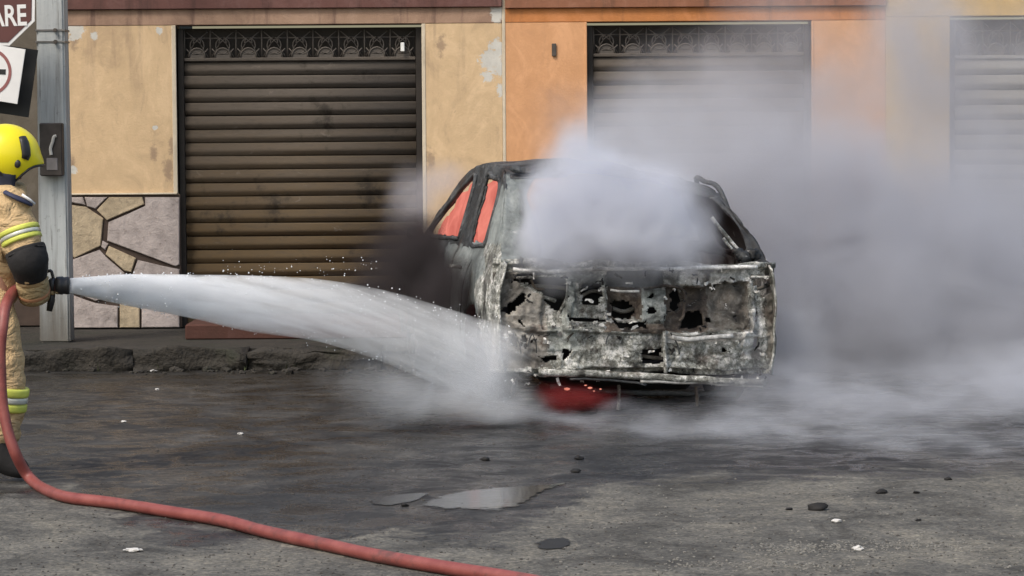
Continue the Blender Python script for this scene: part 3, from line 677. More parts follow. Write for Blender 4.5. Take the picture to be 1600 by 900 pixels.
ZONE = [([(948, 420), (1036, 419), (1034, 448), (946, 449)], 2), ([(950, 449), (1003, 449), (1003, 498), (950, 498)], 1), ([(1040, 447), (1104, 447), (1106, 518), (1040, 518)], 1), ([(1104, 443), (1168, 440), (1170, 516), (1104, 516)], 5),
        ([(1036, 419), (1166, 418), (1168, 442), (1040, 446)], 4), ([(878, 428), (948, 428), (946, 446), (904, 446), (904, 492), (878, 520)], 6), ([(760, 425), (806, 425), (815, 448), (852, 464), (858, 575), (760, 575)], 3), ([(1160, 486), (1194, 480), (1190, 560), (1158, 560)], 4),
        ([(1002, 450), (1042, 450), (1042, 502), (1002, 502)], 6), ([(855, 508), (900, 515), (905, 548), (858, 550)], 6), ([(1040, 520), (1160, 520), (1160, 533), (1040, 535)], 4), ([(945, 505), (1040, 505), (1040, 522), (945, 518)], 1), ([(1194, 425), (1260, 425), (1240, 560), (1200, 560)], 3)]
def zone(q):
    w_ = (5 * mnoise.noise(Vector((q[0] * .09, q[1] * .09, 3))), 5 * mnoise.noise(Vector((q[0] * .09, q[1] * .09, 11))))
    for P, k in ZONE:
        if inpoly(q[0] + w_[0], q[1] + w_[1], P): return k
    return 0
o = obj('rear_panel', bm, [M['burnt'], M['rust'], M['char'], M['taupe'], M['pale'], M['brown'], M['green']], car, True)
for p in o.data.polygons:
    q = proj(cw(*p.center))
    p.material_index = zone(q)
md = o.modifiers.new('s', 'SOLIDIFY'); md.thickness = 0.010; md.offset = -1; freeze(o)
bm = bmesh.new(); box(bm, -0.74, 0.74, 0.20, 0.22, 0.30, 0.84, 0.01); obj('inner_bulkhead', bm, M['soot'], car)
def rp(px, py, v):                              # photograph position on the plane at depth v of the car
    d = MW.inverted().to_3x3() @ ray(px, py); c = MW.inverted() @ CAM; return c + d * ((v - c.y) / d.y)
def rbar(name, pts, r, m, v, seg=6, flat=None):
    bm = bmesh.new(); P = catmull([rp(a, b, v) for a, b in pts], 6)
    P = [p + wob(p, 0.006, 12) for p in P]; tube(bm, P, r, seg); return obj(name, bm, m, car, True)
m_ash = burnt('white_ash_steel', [(0.14, 0.135, 0.13), (0.35, 0.34, 0.33), (0.55, 0.54, 0.53), (0.70, 0.69, 0.68)])
rbar('bumper_beam', [(842, 582), (920, 584), (1040, 590), (1120, 595), (1194, 598)], (0.022, 0.03), M['burnt'], -0.07, 8)
rbar('bumper_rail', [(890, 592), (960, 594), (1010, 601)], 0.008, M['char'], -0.08)
rbar('bumper_rail', [(1000, 596), (1090, 598), (1192, 603)], 0.010, m_ash, -0.08)
rbar('sill_rail', [(802, 421), (857, 424), (930, 421), (1060, 419), (1184, 417)], (0.012, 0.02), m_ash, -0.01, 8)
rbar('torn_strip', [(1050, 527), (1075, 531), (1110, 527), (1146, 525)], (0.014, 0.01), m_ash, -0.06)
rbar('torn_strip', [(955, 453), (975, 455), (998, 455)], (0.007, 0.005), m_ash, -0.03)
rbar('latch_arch', [(1006, 452), (1030, 447), (1060, 449), (1070, 462), (1068, 492), (1062, 502)], 0.009, M['rust'], -0.03)
rbar('seam_bar', [(1039, 518), (1039, 548), (1040, 582)], (0.012, 0.012), M['burnt'], -0.055)
rbar('lamp_rim', [(806, 433), (850, 431), (884, 432), (885, 462), (876, 487)], 0.009, M['burnt'], 0.0)
rbar('lamp_rim', [(1172, 433), (1205, 433)], 0.008, M['burnt'], 0.05)
rbar('lamp_bracket', [(815, 452), (838, 462), (868, 470)], 0.012, M['burnt'], 0.06); rbar('lamp_bracket', [(830, 436), (836, 450), (850, 452)], 0.008, M['rust'], 0.08)
rbar('exhaust_hanger', [(966, 602), (967, 622), (966, 640)], (0.018, 0.01), M['burnt'], 0.12); rbar('exhaust_hanger', [(1088, 604), (1089, 634)], (0.016, 0.01), M['rust'], 0.12)
rbar('tow_bar', [(860, 604), (940, 612), (1150, 616)], 0.016, M['char'], 0.15)
rbar('wiper_stub', [(813, 413), (814, 407), (816, 403)], 0.012, M['char'], 0.02)
bm = bmesh.new(); box(bm, -0.42, 0.40, 0.25, 0.9, 0.12, 0.235, 0.03); obj('spare_wheel_well', bm, M['soot'], car)
# gas struts / torn edge at the right rear pillar
rbar('pillar_rib', [(1112, 340), (1140, 375), (1172, 411)], 0.012, M['burnt'], 0.3); rbar('pillar_rib', [(1130, 372), (1150, 396), (1160, 410)], 0.010, M['burnt'], 0.28)
bm = bmesh.new()
for k in range(7):
    c = rp(1150 + 5 * k, 394 + 3 * (k % 4), 0.14); lump(bm, c, random.uniform(0.02, 0.04), k + 20, (1, 1, 1), 2, 0.8)
obj('melted_trim', bm, M['char'], car, True)
for P_, v_, r_ in (([(800, 455), (840, 446), (890, 452)], .12, .012), ([(900, 470), (925, 455), (950, 462)], .13, .010), ([(1040, 500), (1075, 478), (1110, 486)], .12, .014), ([(1060, 450), (1066, 480), (1060, 515)], .1, .010), ([(950, 480), (975, 486), (1000, 478)], .12, .013), ([(1165, 445), (1185, 452), (1210, 440)], .15, .011), ([(990, 556), (1040, 560)], .08, .012)):
    rbar('inner_brace', P_, r_, M['taupe'], v_)
for k in range(9):
    px = random.uniform(800, 1190); py = random.choice([430, 520, 590]); L = random.uniform(10, 34); d_ = random.uniform(-14, 14)
    rbar('loose_wire', [(px, py), (px + d_ * .7, py + L * .5), (px + d_, py + L)], random.uniform(.0025, .005), M['rust'] if k % 2 else M['char'], -.05, 5)
bm = bmesh.new(); bm2 = bmesh.new()
for k in range(130):
    px, py = random.uniform(790, 1200), random.choice([random.uniform(428, 580), random.gauss(525, 12), random.gauss(440, 10), random.gauss(590, 7)])
    c = rp(px, py, -0.035 + 0.02 * random.random()); t = bm if k % 2 else bm2; a = random.uniform(-.6, .6) + (math.pi / 2 if random.random() < .3 else 0); L = random.uniform(.005, .026); wd = random.uniform(.004, .011)
    dx = Vector((math.cos(a), 0, math.sin(a))); dz = Vector((-math.sin(a), 0, math.cos(a))); P = []
    for i in range(4):
        q = c + dx * (L * (i / 1.5 - 1)) + Vector((0, -random.uniform(0, .03), random.uniform(-.006, .006))); ww = wd * random.uniform(.3, 1.2); P.append((t.verts.new(q - dz * ww), t.verts.new(q + dz * ww)))
    for u_, v_ in zip(P, P[1:]): t.faces.new((u_[0], v_[0], v_[1], u_[1]))
for b_, m_ in ((bm, m_ash), (bm2, M['soot'])):
    o = obj('torn_flakes', b_, m_, car); o['kind'] = 'stuff'; md = o.modifiers.new('s', 'SOLIDIFY'); md.thickness = .003; freeze(o)
# wheels
def wheel(u, v, s):
    t = empty('wheel', (u, v, 0.275)); t.parent = car
    bm = bmesh.new(); prof = [(0.17, -0.07), (0.245, -0.085), (0.272, -0.06), (0.278, 0.0), (0.272, 0.06), (0.245, 0.085), (0.17, 0.07)]; V = []
    for i in range(32):
        a = 2 * math.pi * i / 32; V.append([bm.verts.new((y, r * math.cos(a), r * math.sin(a) * (0.94 if math.sin(a) < 0 else 1))) for r, y in prof])
    for i in range(32):
        for k in range(6): bm.faces.new((V[i][k], V[(i + 1) % 32][k], V[(i + 1) % 32][k + 1], V[i][k + 1]))
    obj('tyre', bm, M['soot'], t, True)
    bm = bmesh.new()
    tube(bm, [(-0.07, 0, 0), (0.07, 0, 0)], 0.172, 28)
    for i in range(5):
        a = 2 * math.pi * i / 5; tube(bm, [(s * 0.075, 0.03 * math.cos(a), 0.03 * math.sin(a)), (s * 0.078, 0.16 * math.cos(a), 0.16 * math.sin(a))], 0.022, 6)
    obj('rim', bm, M['rust'], t, True)
for v, w in WH:
    for s in (-1, 1): wheel(s * 0.71, v, s)

# ------------------------------------------------------------------ fire
def m_fire(name, strength, c1, c2):
    m = bpy.data.materials.new(name); m.use_nodes = True; n = N(m.node_tree); m.node_tree.nodes.remove(m.node_tree.nodes['Principled BSDF'])
    out = m.node_tree.nodes['Material Output']; p = n.pos(); f = n.noise(n.vm('MULTIPLY', p, (1, 1, 0.5)), 7, 5, 0.6, 0.5)
    e = n.new('ShaderNodeEmission'); n.put(e.inputs[0], n.ramp(f, [(0.3, c1), (0.65, c2)])); e.inputs[1].default_value = strength
    n.put(out.inputs[0], e.outputs[0]); return m
def flame(bm, base, h, r, lean, seed):
    pts = []; rs = []
    for i in range(9):
        t = i / 8; q = Vector(base) + Vector((lean[0] * t * t, lean[1] * t * t, h * t)); q += Vector((mnoise.noise(Vector((t * 3, seed, 0))), mnoise.noise(Vector((t * 3, seed, 5))), 0)) * 0.05 * t
        pts.append(q); rs.append(max(0.004, r * (0.75 + 0.9 * t) * (1 - t) ** 0.55))
    tube(bm, pts, rs, 10)
MF = m_fire('flame', 0.60, (0.62, 0.14, 0.11), (1.0, 0.30, 0.23))
fire = tag(empty('cabin_fire', car_o), 'salmon red flames filling the car cabin behind the side windows', 'fire'); fire.rotation_euler = car.rotation_euler
for k, (u, v, h, r) in enumerate(((-0.56, 1.5, 0.62, 0.13), (-0.52, 1.75, 0.66, 0.19), (-0.46, 2.0, 0.66, 0.23), (-0.44, 2.25, 0.62, 0.26), (-0.56, 2.3, 0.58, 0.2), (-0.60, 2.45, 0.50, 0.18), (-0.42, 2.5, 0.50, 0.21), (-0.30, 2.3, 0.62, 0.17), (-0.64, 2.15, 0.6, 0.14), (-0.64, 1.9, 0.66, 0.12), (-0.64, 2.5, 0.4, 0.14))):
    bm = bmesh.new(); flame(bm, (u, v, 0.72), h, r, (0.03, -0.05), k)
    for q in bm.verts:                          # the tongues lick the inside of the roof and door
        q.co.z = min(q.co.z, topline(q.co.y) - 0.05); q.co.x = max(q.co.x, -(halfw(q.co.y, q.co.z) - 0.035))
    obj('flame', bm, MF, fire, True)
under = tag(empty('underbody_embers', car_o), 'glowing orange embers clinging under the left rear bumper', 'embers'); under.rotation_euler = car.rotation_euler
ME = m_fire('ember', 0.75, (0.8, 0.16, 0.1), (1, 0.42, 0.3))
UNDER_C = [(rp(880, 628, 0.25), 0.10, 1.0), (rp(915, 632, 0.3), 0.13, 1.0), (rp(950, 636, 0.4), 0.10, 0.6)]
for px, py, r in ((886, 608, 0.014), (922, 606, 0.011), (915, 602, 0.006), (938, 608, 0.006), (928, 611, .005)):
    bm = bmesh.new(); lump(bm, rp(px, py, -0.02), r, px, (1.4, 1, 0.6), 1); obj('ember', bm, ME, under)

# ------------------------------------------------------------------ hose
m_hose, n, b = mat('wet_red_hose_jacket'); p = n.pos()
f = n.noise(p, 12, 5, 0.6); dh = n.ss(n.noise(p, 5, 7, .75), .52, .68, 0, .65); setp(n, b, n.mix(dh, n.ramp(f, [(0.3, (0.18, 0.038, 0.033)), (0.7, (0.275, 0.078, 0.066))]), (0.07, 0.035, 0.03)), 0.5, 0, n.bump(n.noise(p, 150, 2), 0.25, 0.004))
FY = 13.1
hp = [at(95, 447, FY + 0.02), at(60, 450, FY + .04), at(30, 452, FY - .02), at(12, 474, FY - .20), at(6, 510, FY - .28), at(2, 560, FY - .30), at(6, 640, FY - .33), at(22, 705, FY - .36), gnd(52, 752, .03), gnd(100, 775, .027), gnd(180, 786, .027), gnd(300, 805, .027), gnd(400, 827, .027), gnd(500, 850, .027), gnd(620, 874, .027), gnd(740, 893, .027), gnd(860, 914, .027), gnd(1000, 950, .027), gnd(1200, 1010, .027)]
hq = catmull(hp, 10); hq = [q + Vector((mnoise.noise(q * 2.1), mnoise.noise(q * 2.1 + Vector((4, 4, 4))), 0)) * .018 for q in hq]
bm = bmesh.new(); tube(bm, hq, [.026 * (1 + .05 * mnoise.noise(q * 4)) for q in hq], 14)
hose = tag(obj('fire_hose', bm, m_hose, None, True), 'red fire hose running from the firefighter across the wet road', 'hose')
# nozzle
nz = tag(empty('hose_nozzle', at(90, 446, FY + .05)), 'black hose nozzle in the firefighter\'s hand throwing the jet', 'nozzle')
MB = simple('black_rubber', (0.018, 0.017, 0.018), 0.45, 0, 0.3)
def nzp(px, py=446, Y=FY + .03): return at(px, py, Y) - nz.location
def lath(prof, name, m, parent):
    bm = bmesh.new(); tube(bm, [nzp(px, 446 + (px - 90) * 0.02) for px, r in prof], [r for px, r in prof], 20); return obj(name, bm, m, parent, True)
lath([(60, .022), (76, .024), (78, .034), (86, .036), (87, .030)], 'barrel', MB, nz)
lath([(87.2, .030), (88, .042), (98, .044), (99, .040), (106, .043), (108.5, .040), (108.6, .026)], 'tip', MB, nz)
for i in range(0): pass
bm = bmesh.new(); tube(bm, [nzp(82, 450), nzp(80, 470), nzp(77, 486)], [.016, .018, .014], 10); obj('pistol_grip', bm, MB, nz, True)
bm = bmesh.new(); tube(bm, catmull([nzp(84, 438), nzp(80, 424), nzp(74, 424)], 4), .008, 8); obj('lever', bm, MB, nz, True)

# ------------------------------------------------------------------ firefighter
MC = None
def m_cloth(name, c, dirt):
    m, n, b = mat(name); p = n.obj(); f = n.noise(p, 5, 6, 0.65); w = n.noise(n.vm('MULTIPLY', p, (1, 1, 1.6)), 11, 4, 0.55, 0.6)
    col = n.ramp(f, [(0.3, tuple(k * .8 for k in c)), (0.65, c)]); col = n.mix(n.ss(n.noise(p, 3.1, 5, 0.7), .56, .72, 0, .6), col, dirt)
    setp(n, b, col, 0.9, 0, n.bump(w, 0.9, 0.05), 0.2); return m
MC = m_cloth('tan_turnout_cloth', (0.57, 0.405, 0.225), (0.27, 0.18, 0.10))
MK = simple('black_cloth', (0.013, 0.012, 0.013), 0.85, 0, 0.4, 12, 0.4, 30)
MR = simple('silver_reflective_tape', (0.55, 0.55, 0.5), 0.35, 0.3); MG = simple('lime_reflective_tape', (0.55, 0.58, 0.10), 0.5)
MS = simple('skin', (0.40, 0.22, 0.15), 0.55, 0, 0.1); ML = m_cloth('khaki_glove', (0.38, 0.28, 0.15), (0.12, 0.08, 0.05)); MH = simple('dark_hair', (0.02, 0.014, 0.01), 0.6)
def skinned(name, pts, edges, radii, m, parent=None, root=0, sub=2):
    me = bpy.data.meshes.new(name); me.from_pydata([tuple(p) for p in pts], edges, []); o = bpy.data.objects.new(name, me); COL.objects.link(o)
    md = o.modifiers.new('skin', 'SKIN'); md.use_smooth_shade = True
    for i, r in enumerate(radii):
        sv = me.skin_vertices[0].data[i]; sv.radius = r if isinstance(r, tuple) else (r, r); sv.use_root = (i == root)
    s = o.modifiers.new('sub', 'SUBSURF'); s.levels = sub; s.render_levels = sub
    freeze(o); o.data.materials.clear(); o.data.materials.append(m)
    for p in o.data.polygons: p.use_smooth = True
    if parent: o.parent = parent; o.matrix_parent_inverse = parent.matrix_world.inverted()
    return o
BX, BY = -2.52, FY + 0.06
J = dict(pel=(BX, BY, .92), spine=(BX + .02, BY, 1.10), chest=(BX + .07, BY, 1.27), neck=(BX + .11, BY, 1.43), head0=(BX + .13, BY + .01, 1.50), head1=(BX + .15, BY + .02, 1.62),
    rsh=(BX + .07, BY - .17, 1.345), rel=(BX + .205, BY - .20, 1.07), rwr=(BX + .245, BY - .10, .935), rha=(BX + .26, BY - .04, .905),
    lsh=(BX + .07, BY + .17, 1.345), lel=(BX + .22, BY + .18, 1.10), lwr=(BX + .36, BY + .03, .95), lha=(BX + .40, BY - .01, .925),
    rhip=(BX + .02, BY - .10, .88), rkn=(BX + .10, BY - .13, .50), ran=(BX + .035, BY - .12, .10), rto=(BX + .19, BY - .15, .04),
    lhip=(BX, BY + .10, .88), lkn=(BX - .03, BY + .12, .49), lan=(BX - .20, BY + .14, .10), lto=(BX - .05, BY + .13, .04))
J['rsh'] = tuple(at(16, 322, BY - .17)); J['rel'] = tuple(at(43, 402, BY - .21)); J['rwr'] = tuple(at(52, 452, BY - .10)); J['rha'] = tuple(at(58, 458, BY - .05))
J['rhip'] = (BX + .05, BY - .10, .88); J['rkn'] = (BX + .125, BY - .13, .50); J['ran'] = (BX + .07, BY - .12, .10); J['rto'] = (BX + .22, BY - .15, .04)
J['head1'] = tuple(at(4, 252, FY)); J['head0'] = tuple(at(0, 285, FY)); J['neck'] = tuple(at(-4, 305, FY))
J['lel'] = (BX + .10, BY + .20, 1.08); J['lwr'] = tuple(at(40, 462, BY + .10)); J['lha'] = tuple(at(50, 464, BY + .04))
nm = list(J); ix = {k: i for i, k in enumerate(nm)}
E = [('pel', 'spine'), ('spine', 'chest'), ('chest', 'neck'), ('neck', 'head0'), ('head0', 'head1'), ('chest', 'rsh'), ('rsh', 'rel'), ('rel', 'rwr'), ('rwr', 'rha'), ('chest', 'lsh'), ('lsh', 'lel'), ('lel', 'lwr'), ('lwr', 'lha'), ('pel', 'rhip'), ('rhip', 'rkn'), ('rkn', 'ran'), ('ran', 'rto'), ('pel', 'lhip'), ('lhip', 'lkn'), ('lkn', 'lan'), ('lan', 'lto')]
RAD = dict(pel=.13, spine=.12, chest=.13, neck=.055, head0=.075, head1=.095, rsh=.06, rel=.043, rwr=.03, rha=.035, lsh=.06, lel=.043, lwr=.03, lha=.035, rhip=.085, rkn=.06, ran=.042, rto=.035, lhip=.085, lkn=.06, lan=.042, lto=.035)
man = skinned('person', [J[k] for k in nm], [(ix[a], ix[b]) for a, b in E], [RAD[k] for k in nm], MS)
tag(man, 'firefighter in tan turnout gear and yellow helmet aiming a hose at the burning car', 'person')
def sub(name, keys, edges, rad, m, extra=None):
    P = dict(J); P.update(extra or {}); i_ = {k: i for i, k in enumerate(keys)}
    return skinned(name, [P[k] for k in keys], [(i_[a], i_[b]) for a, b in edges], [rad[k] for k in keys], m, man, 0, 3 if name in ('coat', 'trousers') else 2)
mid = lambda a, b, t: tuple(Vector(a) * (1 - t) + Vector(b) * t)
X = dict(hem=(BX + .01, BY, .80), collar=(BX + .12, BY, 1.42), rmid=mid(J['rsh'], J['rel'], .5), rcuf=mid(J['rel'], J['rwr'], .9), lcuf=mid(J['lel'], J['lwr'], .9))
sub('coat', ['chest', 'spine', 'pel', 'hem', 'collar', 'rsh', 'rmid', 'rel', 'rcuf', 'lsh', 'lel', 'lcuf'], [('chest', 'spine'), ('spine', 'pel'), ('pel', 'hem'), ('chest', 'collar'), ('chest', 'rsh'), ('rsh', 'rmid'), ('rmid', 'rel'), ('rel', 'rcuf'), ('chest', 'lsh'), ('lsh', 'lel'), ('lel', 'lcuf')],
    dict(chest=.165, spine=.165, pel=.17, hem=.175, collar=.085, rsh=.10, rmid=.098, rel=.088, rcuf=.074, lsh=.095, lel=.075, lcuf=.06), MC, X)
Y_ = dict(waist=(BX + .01, BY, .98), rthi=mid(J['rhip'], J['rkn'], .5), rshin=mid(J['rkn'], J['ran'], .5), rcuff=mid(J['rkn'], J['ran'], .93), lshin=mid(J['lkn'], J['lan'], .5), lcuff=mid(J['lkn'], J['lan'], .93))
sub('trousers', ['pel', 'waist', 'rhip', 'rthi', 'rkn', 'rshin', 'rcuff', 'lhip', 'lkn', 'lshin', 'lcuff'], [('pel', 'waist'), ('pel', 'rhip'), ('rhip', 'rthi'), ('rthi', 'rkn'), ('rkn', 'rshin'), ('rshin', 'rcuff'), ('pel', 'lhip'), ('lhip', 'lkn'), ('lkn', 'lshin'), ('lshin', 'lcuff')],
    dict(pel=.145, waist=.15, rhip=.105, rthi=.105, rkn=.098, rshin=.096, rcuff=.088, lhip=.105, lkn=.095, lshin=.092, lcuff=.088), MC, Y_)
def skin_part_early(name, bm, m):
    o = obj(name, bm, m, None, True); o.parent = man; o.matrix_parent_inverse = man.matrix_world.inverted(); return o
def folds(o, amp, f):
    for v in o.data.vertices:
        q = v.co; d = mnoise.noise(Vector((q.x * f, q.y * f, q.z * f * 1.9))) + 0.6 * mnoise.noise(Vector((q.x * f * 2.3 + q.z * 9, q.y * f * 2.3, q.z * f * 2.8)))
        v.co = v.co + v.normal * (d * amp)
folds_on = lambda n_, a_, f_: [folds(c_, a_, f_) for c_ in man.children if c_.name.split('.')[0] == n_]
def cband(name, a, b, t0, t1, r, m, n_=20):
    a, b = Vector(a), Vector(b); bm = bmesh.new(); K = 5
    tube(bm, [a.lerp(b, t0 + (t1 - t0) * k / K) for k in range(K + 1)], [r * (0.96 if k in (0, K) else 1) for k in range(K + 1)], n_)
    o = obj(name, bm, m, None, True); o.parent = man; o.matrix_parent_inverse = man.matrix_world.inverted(); return o
cband('arm_band', J['rsh'], J['rel'], .45, .54, .101, MG); cband('arm_band', J['rsh'], J['rel'], .545, .62, .0995, MR); cband('arm_band', J['rsh'], J['rel'], .625, .71, .098, MG)
bm = bmesh.new(); a_, b_, c_ = Vector(J['rsh']), Vector(J['rel']), Vector(J['rwr'])
tube(bm, catmull([a_.lerp(b_, .84), a_.lerp(b_, .93), b_ + Vector((.002, 0, -.008)), b_.lerp(c_, .35), b_.lerp(c_, .55)], 5), [.0945] + [.0975] * 11 + [.094, .091, .088, .087, .085, .083, .082, .081, .080], 20)
skin_part_early('elbow_guard', bm, MK)
cband('leg_band', J['rkn'], J['ran'], .12, .22, .108, MG); cband('leg_band', J['rkn'], J['ran'], .225, .30, .106, MR); cband('leg_band', J['rkn'], J['ran'], .305, .40, .106, MG)
cband('leg_band', J['lkn'], J['lan'], .12, .40, .102, MG)
for s in 'rl':
    k = {'a': J[s + 'an'], 't': mid(J[s + 'an'], J[s + 'to'], .5), 'o': J[s + 'to'], 'h': tuple(Vector(J[s + 'an']) + Vector((-.03, 0, -.05))), 's': tuple(Vector(J[s + 'an']) + Vector((0, 0, .16)))}
    skinned('boot', [k['a'], k['s'], k['t'], k['o'], k['h']], [(0, 1), (0, 2), (2, 3), (0, 4)], [.07, .075, .058, .045, .05], MK, man)
def glove(wr, ha, fdir, side, grip):
    """palm plus five bent fingers round the thing held (grip axis)"""
    wr, ha, grip, side = Vector(wr), Vector(ha), Vector(grip).normalized(), Vector(side).normalized()
    pts = [wr, wr.lerp(ha, .6), ha]; rad = [.042, .046, .046]; ed = [(0, 1), (1, 2)]; f = Vector(fdir).normalized()
    for i, L in enumerate((.030, .034, .032, .026)):
        base = ha + grip * (.030 - .021 * i) + f * .02; a = len(pts)
        pts += [base, base + f * L - side * .006, base + f * (L * 1.15) - side * .034, base + f * (L * .55) - side * .052]; rad += [.015, .0135, .0125, .011]; ed += [(2, a), (a, a + 1), (a + 1, a + 2), (a + 2, a + 3)]
    a = len(pts); b_ = wr.lerp(ha, .7)
    pts += [b_ + grip * .045, b_ + grip * .062 + f * .03 - side * .015, b_ + grip * .055 + f * .052 - side * .03]; rad += [.017, .0145, .0125]; ed += [(1, a), (a, a + 1), (a + 1, a + 2)]
    return skinned('glove', pts, ed, rad, ML, man, 1, 1)
glove(J['rwr'], tuple(Vector(nzp(66, 452)) + nz.location + Vector((-.045, -.03, .02))), (1, .2, -.25), (0, -1, 0.2), (.35, 0, .9))
glove(J['lwr'], tuple(Vector(nzp(74, 452)) + nz.location + Vector((0, .05, .0))), (.6, -.5, -.2), (0, 1, 0), (.9, 0, .2))
cband('cuff_band', J['rel'], J['rwr'], .70, 1.25, .078, ML); cband('cuff_stripe', J['rel'], J['rwr'], 1.0, 1.12, .0795, simple('orange_stripe', (0.42, 0.2, 0.1), 0.7))
folds_on('coat', .013, 9); folds_on('trousers', .014, 8); folds_on('elbow_guard', .004, 14)
# head: face turned away to the right
HC = Vector(J['head1']); FD = Vector((.80, .60, -.10)).normalized(); SD = Vector((0, 0, 1)).cross(FD).normalized(); UD = FD.cross(SD)
def hd(f, s, u): return HC + FD * f + SD * s + UD * u
def skin_part(name, bm, m): 
    o = obj(name, bm, m, None, True); o.parent = man; o.matrix_parent_inverse = man.matrix_world.inverted(); return o
bm = bmesh.new(); tube(bm, [hd(.085, 0, .0), hd(.115, 0, -.03), hd(.10, 0, -.045)], [.010, .018, .012], 8); skin_part('nose', bm, MS)
for s in (-1, 1):
    bm = bmesh.new(); lump(bm, hd(.088, s * .034, .012), .013, 1, (1, 1, .8), 2, 0); skin_part('eye', bm, m_white)
    bm = bmesh.new(); lump(bm, hd(-.005, s * .098, -.02), .03, 2, (.6, .4, 1), 2, .2); skin_part('ear', bm, MS)
bm = bmesh.new(); tube(bm, [hd(.088, -.025, -.072), hd(.098, 0, -.07), hd(.088, .025, -.072)], [.004, .008, .004], 8); skin_part('mouth', bm, simple('lips', (.3, .12, .1), .5))
bm = bmesh.new(); lump(bm, hd(-.02, 0, .02), .100, 4, (1, 1, 1), 3, .1); skin_part('hair', bm, MH)
# helmet shell
MY = simple('bright_yellow_helmet', (0.82, 0.70, 0.015), 0.28, 0, 0.06, 3)
hel = empty('helmet', (0, 0, 0)); hel.parent = man
bm = bmesh.new(); V = []; HO = at(9, 244, FY) ; NA, NB = 40, 20
HF = Vector((.93, .36, -.06)).normalized(); HS = Vector((0, 0, 1)).cross(HF).normalized(); HU = HF.cross(HS)
def hp_(a, b):
    ca = math.cos(a); low = -0.055 + 0.02 * ca - 0.085 * math.exp(-((abs(((a + math.pi) % (2 * math.pi)) - math.pi) - 1.45) / .38) ** 2)
    el = math.asin(max(-.95, low / .155)) ; e = el + (math.pi / 2 - el) * b
    rr_ = .157 * math.cos(e) * (1 + .06 * ca); zz = .154 * math.sin(e)
    brim = .020 * sst(.25, 0, b) * max(0, ca) ** 2
    return HO + HF * ((rr_ + brim) * ca) + HS * (rr_ * .86 * math.sin(a)) + HU * zz
for i in range(NA): V.append([bm.verts.new(hp_(2 * math.pi * i / NA, j / NB)) for j in range(NB)])
top = bm.verts.new(HO + HU * .154)
for i in range(NA):
    for j in range(NB - 1): bm.faces.new((V[i][j], V[(i + 1) % NA][j], V[(i + 1) % NA][j + 1], V[i][j + 1]))
    bm.faces.new((V[i][NB - 1], V[(i + 1) % NA][NB - 1], top))
o = obj('shell', bm, MY, hel, True); md = o.modifiers.new('s', 'SOLIDIFY'); md.thickness = .006; md.offset = -1; freeze(o)
def on_helmet(px, py, off=.004):                # point of the near side of the shell
    c = at(px, py, FY - .13); d = (c - CAM).normalized(); best = None
    for i in range(NA):
        for j in range(NB):
            q = V_co[i][j]; t = (q - CAM).dot(d); r = (CAM + d * t - q).length
            if q.y < HO.y and (best is None or r < best[0]): best = (r, q)
    n_ = (best[1] - HO).normalized(); return best[1] + n_ * off
V_co = [[hp_(2 * math.pi * i / NA, j / NB) for j in range(NB)] for i in range(NA)]
bm = bmesh.new(); P = [at(px, py, FY) for px, py in ((37, 218), (41, 232), (40, 246))]
def shell_y(px, py):
    """front intersection of the sight line with the shell ellipsoid"""
    d = ray(px, py).normalized(); o_ = CAM - HO
    Mx = Matrix((HF / .160, HS / .136, HU / .155)); a = Mx @ d; b_ = Mx @ o_
    A, B, C_ = a.dot(a), 2 * a.dot(b_), b_.dot(b_) - 1; D_ = B * B - 4 * A * C_
    t = (-B - math.sqrt(max(0, D_))) / (2 * A); return CAM + d * t
P = [shell_y(px, py) for px, py in ((35, 214), (38, 222), (40, 232), (41, 242), (39, 249))]
tube(bm, P, [(.012, .022), (.014, .026), (.014, .027), (.014, .026), (.012, .020)], 12); obj('vent_pad', bm, MB, hel, True)
bm = bmesh.new(); lump(bm, shell_y(27, 256), .017, 5, (1, .5, 1.2), 2, 0); obj('visor_bolt', bm, MB, hel, True)
bm = bmesh.new(); ring = [hp_(2 * math.pi * i / NA, 0.02) - HU * .004 for i in range(NA + 1)]; tube(bm, ring, .006, 6, False); obj('rim_trim', bm, MB, hel, True)
# neck flap and collar
bm = bmesh.new()
for k in range(1):
    V1 = []
    for i in range(17):
        a = math.pi * (0.42 + 1.16 * i / 16); 
        V1.append([bm.verts.new(HO + HF * (r_ * math.cos(a)) + HS * (r_ * .9 * math.sin(a)) + HU * z_) for r_, z_ in ((.125, -.06), (.125, -.10), (.12, -.14), (.13, -.18))])
    for p_, q_ in zip(V1, V1[1:]):
        for j in range(3): bm.faces.new((p_[j], q_[j], q_[j + 1], p_[j + 1]))
o = obj('neck_flap', bm, simple('navy_flap_cloth', (0.022, 0.024, 0.045), 0.8, 0, .4, 9), None, True); o.parent = man; md = o.modifiers.new('s', 'SOLIDIFY'); md.thickness = .008; freeze(o)
cp = at(38, 312, FY - .15); bm = bmesh.new(); tube(bm, [at(10, 300, FY - .14), at(30, 310, FY - .15), at(50, 320, FY - .13)], [(.012, .05), (.012, .058), (.008, .03)], 10)
o = obj('shoulder_patch', bm, simple('navy_patch', (0.03, 0.035, 0.08), 0.7), None, True); o.parent = man
bm = bmesh.new(); tube(bm, [at(34, 304, FY - .16), at(46, 312, FY - .15), at(54, 319, FY - .13)], .007, 8); o = obj('chin_strap', bm, m_white, None, True); o.parent = man

